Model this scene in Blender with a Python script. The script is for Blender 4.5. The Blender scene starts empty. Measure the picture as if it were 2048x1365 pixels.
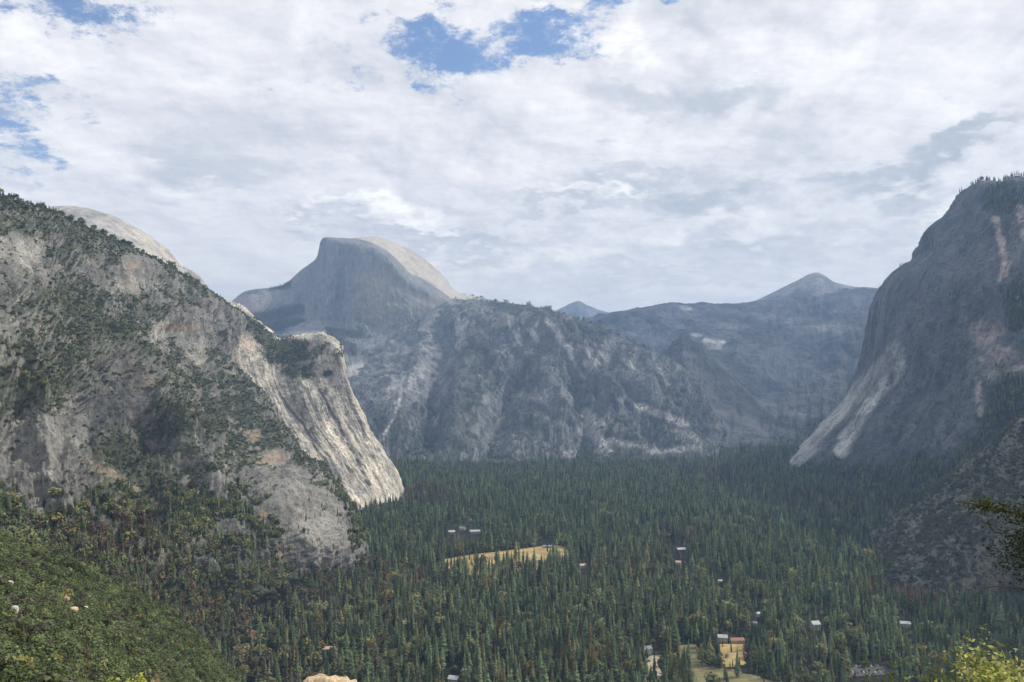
import bpy, math, random
import numpy as np
from mathutils import Vector

# ------------------------------------------------------------------ camera, sky, sun, exposure
SC = bpy.context.scene
COL = SC.collection
R = math.radians
FOC = 1650.0                      # focal length in photo pixels (photo 2048 x 1365)
CAMZ = 400.0                      # eye height above the valley floor, metres
HORY = 755.0
PITCH = math.atan((HORY - 682.5) / FOC)
cd = bpy.data.cameras.new("camera"); cam = bpy.data.objects.new("camera", cd); COL.objects.link(cam)
cam.location = (0, 0, CAMZ); cam.rotation_euler = (R(90) + PITCH, 0, 0)
cd.sensor_width = 36; cd.lens = 36 * FOC / 2048
cd.clip_start = 0.2; cd.clip_end = 60000
SC.camera = cam

SUNV = Vector((0.74, 0.20, 0.74)).normalized()
SUN_EL = math.asin(SUNV.z); SUN_AZ = math.atan2(SUNV.x, SUNV.y)
sd = bpy.data.lights.new("sun", 'SUN'); sd.energy = 3.0; sd.angle = R(1.5); sd.color = (1.0, .93, .82)
sun = bpy.data.objects.new("sun", sd); COL.objects.link(sun)
sun.rotation_euler = (-SUNV).to_track_quat('-Z', 'Y').to_euler()
SC.view_settings.view_transform = 'Standard'; SC.view_settings.look = 'None'
SC.view_settings.exposure = 0.28; SC.view_settings.gamma = 1
SC.cycles.max_bounces = 4; SC.cycles.diffuse_bounces = 2; SC.cycles.glossy_bounces = 1
SC.cycles.transmission_bounces = 2; SC.cycles.volume_bounces = 0; SC.cycles.transparent_max_bounces = 6
SC.cycles.use_denoising = True; SC.cycles.sample_clamp_indirect = 4
HAZE_D = 6.8e-5; HAZE_C = (0.36, 0.56, 0.92)

class NT:
    """small helper for node trees"""
    def __init__(s, tree): s.t = tree; s.n = tree.nodes; s.l = tree.links
    def new(s, typ, **kw):
        nd = s.n.new(typ)
        for k, v in kw.items(): setattr(nd, k, v)
        return nd
    def put(s, sock, v):
        if isinstance(v, bpy.types.NodeSocket): s.l.new(v, sock)
        elif v is not None:
            try: sock.default_value = v
            except Exception: sock.default_value = (*v, 1.0)
    def math(s, op, a, b=None, c=None, clamp=False):
        nd = s.new('ShaderNodeMath', operation=op, use_clamp=clamp)
        for i, v in enumerate((a, b, c)):
            if v is not None: s.put(nd.inputs[i], v)
        return nd.outputs[0]
    def vec(s, op, a, b=None, scale=None):
        nd = s.new('ShaderNodeVectorMath', operation=op); s.put(nd.inputs[0], a)
        if b is not None: s.put(nd.inputs[1], b)
        if scale is not None: s.put(nd.inputs['Scale'], scale)
        return nd.outputs['Value'] if op in ('LENGTH', 'DOT_PRODUCT') else nd.outputs[0]
    def noise(s, v, scale, detail=4, rough=.55, out=0, dist=0):
        nd = s.new('ShaderNodeTexNoise'); s.put(nd.inputs['Vector'], v)
        nd.inputs['Scale'].default_value = scale; nd.inputs['Detail'].default_value = detail
        nd.inputs['Roughness'].default_value = rough; nd.inputs['Distortion'].default_value = dist
        return nd.outputs[out]
    def rng(s, v, a, b, c=0., d=1., smooth=True):
        nd = s.new('ShaderNodeMapRange', interpolation_type='SMOOTHSTEP' if smooth else 'LINEAR')
        s.put(nd.inputs[0], v)
        for i, x in enumerate((a, b, c, d)): nd.inputs[i + 1].default_value = x
        return nd.outputs[0]
    def mix(s, f, a, b, mode='MIX'):
        nd = s.new('ShaderNodeMix', data_type='RGBA', blend_type=mode)
        s.put(nd.inputs[0], f); s.put(nd.inputs[6], a); s.put(nd.inputs[7], b)
        return nd.outputs[2]

def make_world():
    w = bpy.data.worlds.new("World"); SC.world = w; w.use_nodes = True
    T = NT(w.node_tree); T.n.clear()
    w.cycles.sampling_method = 'MANUAL'; w.cycles.sample_map_resolution = 512
    sky = T.new('ShaderNodeTexSky', sky_type='NISHITA', sun_disc=False)
    sky.sun_elevation = SUN_EL; sky.sun_rotation = SUN_AZ; sky.air_density = 1.3; sky.altitude = 1500
    tc = T.new('ShaderNodeTexCoord').outputs['Generated']
    sep = T.new('ShaderNodeSeparateXYZ'); T.l.new(tc, sep.inputs[0])
    x, y, z = sep.outputs
    az = T.math('ARCTAN2', x, y); el = T.math('ARCSINE', z)
    cmb = T.new('ShaderNodeCombineXYZ'); T.put(cmb.inputs[0], az); T.put(cmb.inputs[1], el)
    ang = cmb.outputs[0]
    zz = T.math('ADD', T.math('MAXIMUM', z, 0.0), 0.24)
    cp = T.new('ShaderNodeCombineXYZ')
    T.put(cp.inputs[0], T.math('DIVIDE', x, zz)); T.put(cp.inputs[1], T.math('DIVIDE', y, zz))
    P = cp.outputs[0]
    # warped angular position gives ragged cloud outlines
    n1 = T.noise(P, 4.0, 5, .6, out=1); wv = T.vec('SCALE', T.vec('SUBTRACT', n1, (.5, .5, .5)), scale=.16)
    n2 = T.noise(P, 16.0, 4, .6, out=1); wv2 = T.vec('SCALE', T.vec('SUBTRACT', n2, (.5, .5, .5)), scale=.05)
    wa = T.vec('ADD', T.vec('ADD', ang, wv), wv2)
    def blob(px, py, sx, sy, tilt=0.0):
        a0 = math.atan((px - 1024) / FOC); e0 = math.atan((HORY - py) / FOC * math.cos(a0))
        d = T.vec('SUBTRACT', wa, (a0, e0, 0))
        if tilt:
            rt = T.new('ShaderNodeVectorRotate', rotation_type='Z_AXIS'); T.put(rt.inputs['Vector'], d)
            rt.inputs['Angle'].default_value = -tilt; d = rt.outputs[0]
        d = T.vec('MULTIPLY', d, (FOC / sx, FOC / sy, 0))
        return T.rng(T.vec('LENGTH', d), 1.25, 0.1)
    def total(lst):
        acc = None
        for b in lst:
            v = blob(*b[:4], *(b[5:6])); v = T.math('MULTIPLY', v, b[4])
            acc = v if acc is None else T.math('ADD', acc, v)
        return acc
    holes = total([(100, 5, 240, 50, .85), (70, 172, 140, 50, .80), (15, 250, 115, 42, .80), (0, 360, 100, 80, .45),
                   (980, 75, 250, 95, .74, .12), (1290, 5, 150, 50, 1.0), (850, 60, 130, 70, .7), (740, 150, 300, 70, .32), (1140, 90, 150, 60, .75),
                   (1900, 180, 160, 60, .1), (450, 300, 250, 60, .15)])
    hn = T.noise(P, 12.0, 9, .76)
    hole = T.rng(T.math('ADD', holes, T.math('MULTIPLY', T.math('SUBTRACT', hn, .5), 3.2)), .22, 1.2)
    # cloud tone
    a = T.noise(P, 1.5, 4, .5, dist=.3); b = T.noise(P, 4.6, 7, .60, dist=.25); c = T.noise(P, 17, 5, .6)
    b2 = T.noise(T.vec('ADD', P, (.035, -.03, 0)), 4.6, 7, .60, dist=.25); c2 = T.noise(T.vec('ADD', P, (.010, -.010, 0)), 17, 5, .6)
    relief = T.math('ADD', T.math('MULTIPLY', T.math('SUBTRACT', b, b2), .55), T.math('MULTIPLY', T.math('SUBTRACT', c, c2), .22))
    tone = T.math('ADD', T.math('MULTIPLY', T.math('SUBTRACT', a, .12), .76), T.math('ADD', T.math('MULTIPLY', b, .40), T.math('MULTIPLY', c, .12)))
    low = T.math('MULTIPLY', T.rng(el, .24, .05), .13); tone = T.math('ADD', T.math('ADD', tone, relief), low)
    lights = total([(640, 412, 80, 18, .26), (750, 438, 130, 30, .30), (850, 452, 100, 22, .24), (400, 370, 80, 30, .22), (1182, 370, 40, 16, .30),
                    (1265, 372, 46, 18, .30), (1875, 425, 45, 20, .35), (1500, 120, 330, 60, .14), (1250, 110, 60, 30, .3), (1150, 75, 40, 30, .3),
                    (1150, 520, 500, 40, .16), (1400, 460, 300, 30, .18), (60, 110, 120, 60, .18), (1950, 400, 120, 40, .1), (470, 560, 180, 40, .1), (1250, 605, 600, 22, .16)])
    darks = total([(1370, 195, 200, 34, .4), (1790, 345, 190, 42, .5, .18), (1940, 285, 130, 26, .4, .3), (1410, 392, 130, 34, .4),
                   (450, 260, 300, 90, .22), (650, 450, 90, 20, .3), (930, 480, 200, 22, .3), (1650, 470, 400, 50, .34, .1),
                   (1150, 410, 180, 18, .3), (1000, 500, 500, 30, .2), (350, 320, 160, 40, .2), (1250, 340, 200, 22, .25), (300, 520, 250, 60, .18), (1400, 560, 500, 22, .22)])
    tone = T.math('ADD', tone, T.math('MULTIPLY', T.math('SUBTRACT', lights, darks), T.rng(b, .25, .7, .35, 1.0)))
    cr = T.new('ShaderNodeValToRGB'); T.l.new(tone, cr.inputs[0]); e = cr.color_ramp.elements
    e[0].position = .08; e[0].color = (.46, .51, .56, 1)
    e[1].position = .95; e[1].color = (1.15, 1.13, 1.06, 1)
    for p, q in ((.30, (.57, .60, .64, 1)), (.44, (.70, .705, .735, 1)), (.58, (.84, .83, .845, 1))):
        k = e.new(p); k.color = q
    # horizon: clouds thin to a pale warm band
    skyc = T.vec('MULTIPLY', T.vec('SCALE', sky.outputs[0], scale=.11), (.95, 1.0, 1.12))
    thin = T.rng(hole, 0, 1, 0, 1)
    warm = T.mix(T.math('MULTIPLY', T.rng(el, .20, .06), .5), cr.outputs[0], (1.12, 1.06, .96, 1)); base = T.mix(thin, warm, skyc)
    bg = T.new('ShaderNodeBackground'); T.l.new(base, bg.inputs[0]); bg.inputs[1].default_value = 1.0
    o = T.new('ShaderNodeOutputWorld'); T.l.new(bg.outputs[0], o.inputs[0])
make_world()

# ------------------------------------------------------------------ numeric helpers
rng = np.random.default_rng(7)
random.seed(7)
_perm = np.random.default_rng(11).permutation(256).astype(np.int32); _perm = np.concatenate([_perm] * 3)
_g = np.random.default_rng(5).normal(size=(256, 3)); _g /= np.linalg.norm(_g, axis=1)[:, None]; _g = _g.astype(np.float32)

def perlin(p):
    """gradient noise of an (n,3) array, about -1..1"""
    p = p.astype(np.float64); i = np.floor(p).astype(np.int64); f = (p - i).astype(np.float32); i &= 255
    w = f * f * f * (f * (f * 6 - 15) + 10); out = 0
    for dx in (0, 1):
        wx = w[:, 0] if dx else 1 - w[:, 0]
        for dy in (0, 1):
            wy = w[:, 1] if dy else 1 - w[:, 1]
            for dz in (0, 1):
                wz = w[:, 2] if dz else 1 - w[:, 2]
                h = _perm[_perm[_perm[(i[:, 0] + dx) & 255] + ((i[:, 1] + dy) & 255)] + ((i[:, 2] + dz) & 255)]
                g = _g[h]
                out = out + wx * wy * wz * (g[:, 0] * (f[:, 0] - dx) + g[:, 1] * (f[:, 1] - dy) + g[:, 2] * (f[:, 2] - dz))
    return out * 1.6
def fbm(p, scale, oct=5, gain=.5, off=0.0, ridged=False):
    q = np.asarray(p, dtype=np.float64) / scale + off; s = 0; a = 1.0; t = 0
    for k in range(oct):
        n = perlin(q)
        if ridged: n = 1 - 2 * np.abs(n)
        s = s + a * n; t += a; a *= gain; q = q * 2.03 + 17.3
    return s / t
def sm(x, a, b):
    t = np.clip((x - a) / (b - a), 0, 1); return t * t * (3 - 2 * t)
def ray(px, py):
    """unit-forward world offset of a photo pixel (y = 1)"""
    X = (px - 1024) / FOC; Y = (682.5 - py) / FOC; c, s = math.cos(PITCH), math.sin(PITCH)
    fy = c - Y * s; return X / fy, (s + Y * c) / fy
def W(px, py, d):
    a, b = ray(px, py); return (a * d, d, CAMZ + b * d)
def project(P):
    x, y, z = P[:, 0], P[:, 1], P[:, 2] - CAMZ; c, s = math.cos(PITCH), math.sin(PITCH)
    f = np.maximum(y * c + z * s, 1e-3); u = -y * s + z * c
    return 1024 + FOC * x / f, 682.5 - FOC * u / f
def onfloor(px, py):
    a, b = ray(px, py); d = -CAMZ / b; return a * d, d
def catmull(A, n):
    """resample array A (k, ...) smoothly to n samples along axis 0"""
    k = A.shape[0]; t = np.linspace(0, k - 1, n); i = np.minimum(t.astype(int), k - 2); f = (t - i).reshape((-1,) + (1,) * (A.ndim - 1))
    g = lambda j: A[np.clip(j, 0, k - 1)]
    p0, p1, p2, p3 = g(i - 1), g(i), g(i + 1), g(i + 2)
    p0 = np.where((i == 0).reshape(f.shape), 2 * p1 - p2, p0); p3 = np.where((i + 2 > k - 1).reshape(f.shape), 2 * p2 - p1, p3)
    m1 = (p2 - p0) * .42; m2 = (p3 - p1) * .42
    return (2 * f**3 - 3 * f**2 + 1) * p1 + (f**3 - 2 * f**2 + f) * m1 + (-2 * f**3 + 3 * f**2) * p2 + (f**3 - f**2) * m2
def lerp(a, b, t): return a + (b - a) * t
def mixc(c, col, m): return c + (np.array(col, dtype=np.float32)[None, :] - c) * np.clip(m, 0, 1)[:, None]

def mesh_obj(name, V, F, mat, parent=None, colors=None, smooth=True, uniform=4):
    V = np.asarray(V, dtype=np.float32); F = np.asarray(F, dtype=np.int32)
    me = bpy.data.meshes.new(name); n = F.shape[1]
    me.vertices.add(len(V)); me.vertices.foreach_set('co', V.ravel())
    me.loops.add(F.size); me.loops.foreach_set('vertex_index', F.ravel())
    me.polygons.add(len(F)); me.polygons.foreach_set('loop_start', np.arange(len(F), dtype=np.int32) * n)
    me.polygons.foreach_set('use_smooth', np.full(len(F), smooth))
    if colors is not None:
        at = me.attributes.new('col', 'FLOAT_COLOR', 'POINT')
        C4 = np.ones((len(V), 4), dtype=np.float32); C4[:, :3] = colors; at.data.foreach_set('color', C4.ravel())
    me.update(calc_edges=True); me.validate()
    if mat: me.materials.append(mat)
    o = bpy.data.objects.new(name, me); COL.objects.link(o)
    if parent: o.parent = parent
    return o
def structure(o): o['kind'] = 'structure'; return o
def stuff(o): o['kind'] = 'stuff'; return o
def tag(o, label, cat, group=None):
    o['label'] = label; o['category'] = cat
    if group: o['group'] = group
    return o
def empty(name, loc, rz=0):
    o = bpy.data.objects.new(name, None); COL.objects.link(o); o.location = loc; o.rotation_euler = (0, 0, rz); o.empty_display_size = .1
    return o

# ------------------------------------------------------------------ materials
def rock_material(name, s1, s2, bump, stretch=(1, 1, .35), lo=.62, hi=1.38, speck=.5, fine=3.0):
    m = bpy.data.materials.new(name); m.use_nodes = True; T = NT(m.node_tree); T.n.clear()
    at = T.new('ShaderNodeAttribute', attribute_name='col').outputs['Color']
    co = T.new('ShaderNodeTexCoord').outputs['Object']
    v = T.vec('MULTIPLY', co, stretch)
    a = T.noise(v, 1 / s1, 7, .68); b = T.noise(co, 1 / s2, 5, .6); d = T.noise(v, 1 / fine, 3, .7)
    f = T.math('MULTIPLY', T.rng(a, .32, .68, lo, hi, False), T.rng(b, .3, .7, lo, hi, False))
    f = T.math('MULTIPLY', f, T.rng(d, .3, .7, .78, 1.22, False))
    c = T.vec('SCALE', at, scale=f)
    # cracks and tufts
    k = T.math('MULTIPLY', T.rng(b, .54, .62, 0, 1), T.rng(d, .42, .52, 0, speck))
    c = T.mix(k, c, (.035, .042, .028, 1))
    bs = T.new('ShaderNodeBsdfPrincipled'); T.l.new(c, bs.inputs['Base Color']); bs.inputs['Roughness'].default_value = .92
    bs.inputs['Specular IOR Level'].default_value = .15
    bp = T.new('ShaderNodeBump'); bp.inputs['Distance'].default_value = bump; bp.inputs['Strength'].default_value = 1.0
    T.l.new(T.math('ADD', a, T.math('MULTIPLY', b, .5)), bp.inputs['Height']); T.l.new(bp.outputs[0], bs.inputs['Normal'])
    o = T.new('ShaderNodeOutputMaterial'); T.l.new(bs.outputs[0], o.inputs[0]); return m
def plain(name, col, rough=.8, var=.15, scale=1.0, spec=.2, metal=0):
    m = bpy.data.materials.new(name); m.use_nodes = True; T = NT(m.node_tree); bs = T.n['Principled BSDF']
    co = T.new('ShaderNodeTexCoord').outputs['Object']; nn = T.noise(co, scale, 9, .72)
    c = T.vec('SCALE', (col[0], col[1], col[2]), scale=T.rng(nn, .3, .7, 1 - var, 1 + var, False)); T.l.new(c, bs.inputs['Base Color'])
    bs.inputs['Roughness'].default_value = rough; bs.inputs['Specular IOR Level'].default_value = spec; bs.inputs['Metallic'].default_value = metal
    return m
def foliage(name, source, var=.35, scale=.25, trans=.25):
    """source: 'instancer' | 'object' | rgb"""
    m = bpy.data.materials.new(name); m.use_nodes = True; T = NT(m.node_tree); T.n.clear()
    if source == 'instancer': c = T.new('ShaderNodeAttribute', attribute_name='tint', attribute_type='INSTANCER').outputs['Color']
    elif source == 'object': c = T.new('ShaderNodeObjectInfo').outputs['Color']
    else:
        r_ = T.new('ShaderNodeRGB'); r_.outputs[0].default_value = (*source, 1); c = r_.outputs[0]
    co = T.new('ShaderNodeTexCoord').outputs['Object']; nn = T.noise(co, scale, 3, .7)
    c = T.vec('SCALE', c, scale=T.rng(nn, .3, .7, 1 - var, 1 + var, False))
    d = T.new('ShaderNodeBsdfDiffuse'); T.l.new(c, d.inputs[0])
    tr = T.new('ShaderNodeBsdfTranslucent'); T.l.new(c, tr.inputs[0])
    mx = T.new('ShaderNodeMixShader'); mx.inputs[0].default_value = trans; T.l.new(d.outputs[0], mx.inputs[1]); T.l.new(tr.outputs[0], mx.inputs[2])
    o = T.new('ShaderNodeOutputMaterial'); T.l.new(mx.outputs[0], o.inputs[0]); return m

# ------------------------------------------------------------------ terrain masses
def seg(px, py, x0, y0, x1, y1, w):
    """soft mask round the stroke x0,y0 - x1,y1 with half width w"""
    dx, dy = x1 - x0, y1 - y0; L = max(dx * dx + dy * dy, 1e-6)
    t = np.clip(((px - x0) * dx + (py - y0) * dy) / L, 0, 1)
    return 1 - sm(np.hypot(px - x0 - t * dx, py - y0 - t * dy), w * .35, w * 1.15)
def blob(px, py, x, y, rx, ry): return 1 - sm(np.hypot((px - x) / rx, (py - y) / ry), .45, 1.1)
def poly_mask(px, py, pts):
    inside = np.zeros(len(px), dtype=bool); n = len(pts)
    for i in range(n):
        x0, y0 = pts[i]; x1, y1 = pts[(i + 1) % n]
        if y0 == y1: continue
        c = ((y0 > py) != (y1 > py)) & (px < (x1 - x0) * (py - y0) / (y1 - y0) + x0); inside ^= c
    return inside

class Mass: pass
def carve(strokes):
    """gullies (negative) and ribs (positive): x0, y0, x1, y1, half width in survey pixels, metres"""
    def f(P, uv):
        px, py = project(P); px = px + 16 * fbm(P, 120, 4, .6, 71); py = py + 16 * fbm(P, 120, 4, .6, 91); D = 0 * px
        for x0, y0, x1, y1, w, a in strokes:
            dx, dy = x1 - x0, y1 - y0; L = dx * dx + dy * dy; t = np.clip(((px - x0) * dx + (py - y0) * dy) / L, 0, 1); q = np.hypot(px - x0 - t * dx, py - y0 - t * dy) / w
            D = D + a * np.clip(1 - q, 0, 1) * sm(t, 0, .12)
        return D
    return f
def mass(name, curves, n, m, relief, paint, mat, first=(), last=(), start=(), end=(), edge=.35, edge_rows=.06):
    """loft a mountain through surveyed curves; first/last/start/end add metre offsets that close its hidden sides"""
    K = max(len(c) for c in curves)
    def eq(c):
        c = np.array(c, float); t = np.linspace(0, len(c) - 1, K); return np.stack([np.interp(t, np.arange(len(c)), c[:, k]) for k in range(3)], 1)
    A = np.array([[W(*p) for p in eq(c)] for c in curves])
    def ext(A, offs, at_front):
        B = A
        base = A[0] if at_front else A[-1]
        for o in offs:
            base = base + np.array(o, dtype=float)
            B = np.concatenate([base[None], B]) if at_front else np.concatenate([B, base[None]])
        return B
    k0, k1 = len(first), len(start)
    A = ext(A, first, True); A = ext(A, last, False)
    A = A.transpose(1, 0, 2); A = ext(A, start, True); A = ext(A, end, False); A = A.transpose(1, 0, 2)
    G = catmull(A, n); G = catmull(G.transpose(1, 0, 2), m).transpose(1, 0, 2)      # (n, m, 3)
    U, Vv = np.meshgrid(np.linspace(0, 1, n), np.linspace(0, 1, m), indexing='ij')
    def normals(G):
        du = np.gradient(G, axis=0); dv = np.gradient(G, axis=1); N = np.cross(du, dv); N /= np.linalg.norm(N, axis=2, keepdims=True) + 1e-9
        c = G - np.array([0, 0, CAMZ]); s = np.sign(-(N * c).sum(2)); s = 1 if np.median(s) >= 0 else -1
        return N * s
    N = normals(G)
    P = G.reshape(-1, 3); uv = np.stack([U.ravel(), Vv.ravel(), np.zeros(n * m)], 1)
    att = np.ones(n * m)
    if edge < 1:
        e0 = k0 / max(1, len(A) - 1); att = edge + (1 - edge) * sm(np.abs(uv[:, 0] - e0), 0, edge_rows)
    D = 0
    for fn in relief: D = D + fn(P, uv)
    D = D - np.mean(D)
    P2 = P + N.reshape(-1, 3) * (D * att)[:, None]
    P2[:, 2] = np.maximum(P2[:, 2], -55)
    G2 = P2.reshape(n, m, 3); N2 = normals(G2).reshape(-1, 3)
    px, py = project(P2)
    M = Mass(); M.P, M.N, M.px, M.py, M.uv, M.D, M.n, M.m = P2, N2, px, py, uv, D, n, m
    col, veg = paint(M); M.col, M.veg = col, veg
    idx = np.arange(n * m).reshape(n, m)
    F = np.stack([idx[:-1, :-1], idx[1:, :-1], idx[1:, 1:], idx[:-1, 1:]], -1).reshape(-1, 4)
    # consistent outward winding
    a, b, c = P2[F[:, 0]], P2[F[:, 1]], P2[F[:, 2]]
    if np.median((np.cross(b - a, c - a) * N2[F[:, 0]]).sum(1)) < 0: F = F[:, ::-1]
    M.obj = structure(mesh_obj(name, P2, F, mat, colors=np.clip(col, .005, .9)))
    # cell areas for scattering
    e1 = G2[1:, :-1] - G2[:-1, :-1]; e2 = G2[:-1, 1:] - G2[:-1, :-1]
    M.area = np.linalg.norm(np.cross(e1, e2), axis=2); M.G = G2
    return M
def fb(scale, amp, oct=5, gain=.5, off=0, ridged=False, st=(1, 1, 1)):
    return lambda P, uv: amp * fbm(P * np.array(st), scale, oct, gain, off, ridged)
def flutes(fu, fv, amp, oct=4, off=0, ridged=True, swap=False):
    """gullies that run down the fall line of the loft"""
    def f(P, uv):
        q = np.stack([uv[:, 1] * fu, uv[:, 0] * fv, uv[:, 0] * 0], 1) if not swap else np.stack([uv[:, 0] * fu, uv[:, 1] * fv, uv[:, 0] * 0], 1)
        q = q + .25 * np.stack([perlin(P / 260.), perlin(P / 260. + 9), 0 * uv[:, 0]], 1)
        return amp * fbm(q, 1.0, oct, .55, off, ridged)
    return f
def terraces(scale, amp, step, off=0):
    def f(P, uv):
        h = P[:, 2] + scale * .5 * fbm(P, scale, 3, .5, off); t = h / step; fr = t - np.floor(t)
        return amp * (sm(fr, .55, 1.) - fr)
    return f

M_NEAR = rock_material('mountain_rock', 40, 9, 7, speck=.8, fine=3.5)
M_MID = rock_material('cliff_granite', 60, 16, 10, stretch=(1, 1, .4), speck=.55, fine=7)
M_FAR = rock_material('far_granite', 140, 45, 22, stretch=(1, 1, .4), lo=.55, hi=1.45, speck=.6, fine=16)
M_DOME = rock_material('dome_granite', 200, 60, 8, stretch=(1, 1, .22), lo=.86, hi=1.14, speck=.10, fine=24)

M_SHADE = rock_material('shaded_cliff', 70, 14, 12, stretch=(1, 1, .22), lo=.52, hi=1.48, speck=.6, fine=7)  # strong colour contrast stands in for relief shading on this unlit cliff
GREEN = (.056, .068, .036); OLIVE = (.085, .092, .045); GREY = (.22, .213, .195); PALE = (.42, .40, .35); TAN = (.34, .26, .18); DARK_ROCK = (.11, .115, .115)
SCAT = []                                                # (mass, weight array by cell, count, kind, h0, h1)

def warp(M, s=60, a=10, off=0):
    return M.px + a * fbm(M.P, s, 3, .6, off), M.py + a * fbm(M.P, s, 3, .6, off + 40)

# --- the left mountain
def ramps(amp, step, tilt=.42):
    def f(P, uv):
        h = P[:, 2] + tilt * P[:, 1] + 70 * fbm(P, 300, 4, .55, 6); t = h / step; fr = t - np.floor(t)
        return amp * (sm(fr, .5, 1.) - fr) * (.5 + fbm(P, 200, 2, .5, 31))
    return f
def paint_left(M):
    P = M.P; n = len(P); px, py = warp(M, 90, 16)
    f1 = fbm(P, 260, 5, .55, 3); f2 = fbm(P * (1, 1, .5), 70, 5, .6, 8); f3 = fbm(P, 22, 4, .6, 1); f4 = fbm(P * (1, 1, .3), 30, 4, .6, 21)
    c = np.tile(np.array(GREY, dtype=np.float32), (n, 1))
    c = mixc(c, PALE, sm(f2 + .5 * f4, .0, .6) * .75); c = mixc(c, DARK_ROCK, sm(-f4 - .5 * f2, .05, .5) * .6)  # paler and darker rock tones mixed in by noise
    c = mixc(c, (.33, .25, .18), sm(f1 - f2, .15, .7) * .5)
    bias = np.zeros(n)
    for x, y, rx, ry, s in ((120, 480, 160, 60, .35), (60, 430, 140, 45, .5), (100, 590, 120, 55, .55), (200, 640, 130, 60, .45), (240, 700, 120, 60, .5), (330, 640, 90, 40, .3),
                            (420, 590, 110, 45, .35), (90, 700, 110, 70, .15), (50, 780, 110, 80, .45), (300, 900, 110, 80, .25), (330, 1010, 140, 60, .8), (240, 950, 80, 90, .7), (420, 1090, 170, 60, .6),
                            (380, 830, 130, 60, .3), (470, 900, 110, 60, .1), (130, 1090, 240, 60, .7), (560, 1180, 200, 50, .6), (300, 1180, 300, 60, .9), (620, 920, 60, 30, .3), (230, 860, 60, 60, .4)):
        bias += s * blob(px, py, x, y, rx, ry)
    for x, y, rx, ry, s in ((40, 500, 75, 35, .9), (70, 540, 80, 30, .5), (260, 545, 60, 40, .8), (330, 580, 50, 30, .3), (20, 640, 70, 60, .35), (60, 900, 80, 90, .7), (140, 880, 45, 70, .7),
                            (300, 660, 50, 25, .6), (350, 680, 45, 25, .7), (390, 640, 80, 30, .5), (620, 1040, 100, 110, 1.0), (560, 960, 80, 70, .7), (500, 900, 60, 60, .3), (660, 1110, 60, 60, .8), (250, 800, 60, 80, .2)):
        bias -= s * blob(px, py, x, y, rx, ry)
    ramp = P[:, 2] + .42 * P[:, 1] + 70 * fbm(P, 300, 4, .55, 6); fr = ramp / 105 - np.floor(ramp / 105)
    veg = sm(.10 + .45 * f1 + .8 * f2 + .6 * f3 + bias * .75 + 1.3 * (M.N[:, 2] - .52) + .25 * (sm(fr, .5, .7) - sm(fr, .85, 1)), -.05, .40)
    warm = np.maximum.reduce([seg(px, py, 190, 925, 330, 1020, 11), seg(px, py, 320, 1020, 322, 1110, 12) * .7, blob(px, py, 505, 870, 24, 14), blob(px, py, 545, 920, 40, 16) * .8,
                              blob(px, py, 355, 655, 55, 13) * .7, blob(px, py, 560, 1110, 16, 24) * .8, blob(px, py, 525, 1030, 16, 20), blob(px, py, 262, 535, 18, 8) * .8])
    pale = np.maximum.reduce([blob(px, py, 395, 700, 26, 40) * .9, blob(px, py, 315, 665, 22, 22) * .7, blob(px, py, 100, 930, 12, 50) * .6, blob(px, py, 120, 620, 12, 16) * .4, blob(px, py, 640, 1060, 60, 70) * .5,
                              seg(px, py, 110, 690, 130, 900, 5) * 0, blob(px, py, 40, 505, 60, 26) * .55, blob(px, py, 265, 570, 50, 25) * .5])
    gully_shade = np.maximum.reduce([blob(px, py, 215, 820, 60, 60) * .8, blob(px, py, 240, 900, 30, 50) * .7, seg(px, py, 185, 850, 195, 920, 9) * .9])  # shade in the gully, painted into the rock colour
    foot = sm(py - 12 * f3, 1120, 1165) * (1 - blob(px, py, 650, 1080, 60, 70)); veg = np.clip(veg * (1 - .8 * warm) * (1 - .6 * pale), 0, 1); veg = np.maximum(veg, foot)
    c = mixc(c, PALE, pale); c = mixc(c, TAN, warm * .8); c = mixc(c, (.085, .085, .09), gully_shade)
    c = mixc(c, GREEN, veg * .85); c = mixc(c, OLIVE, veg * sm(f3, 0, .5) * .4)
    return c, veg
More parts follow.
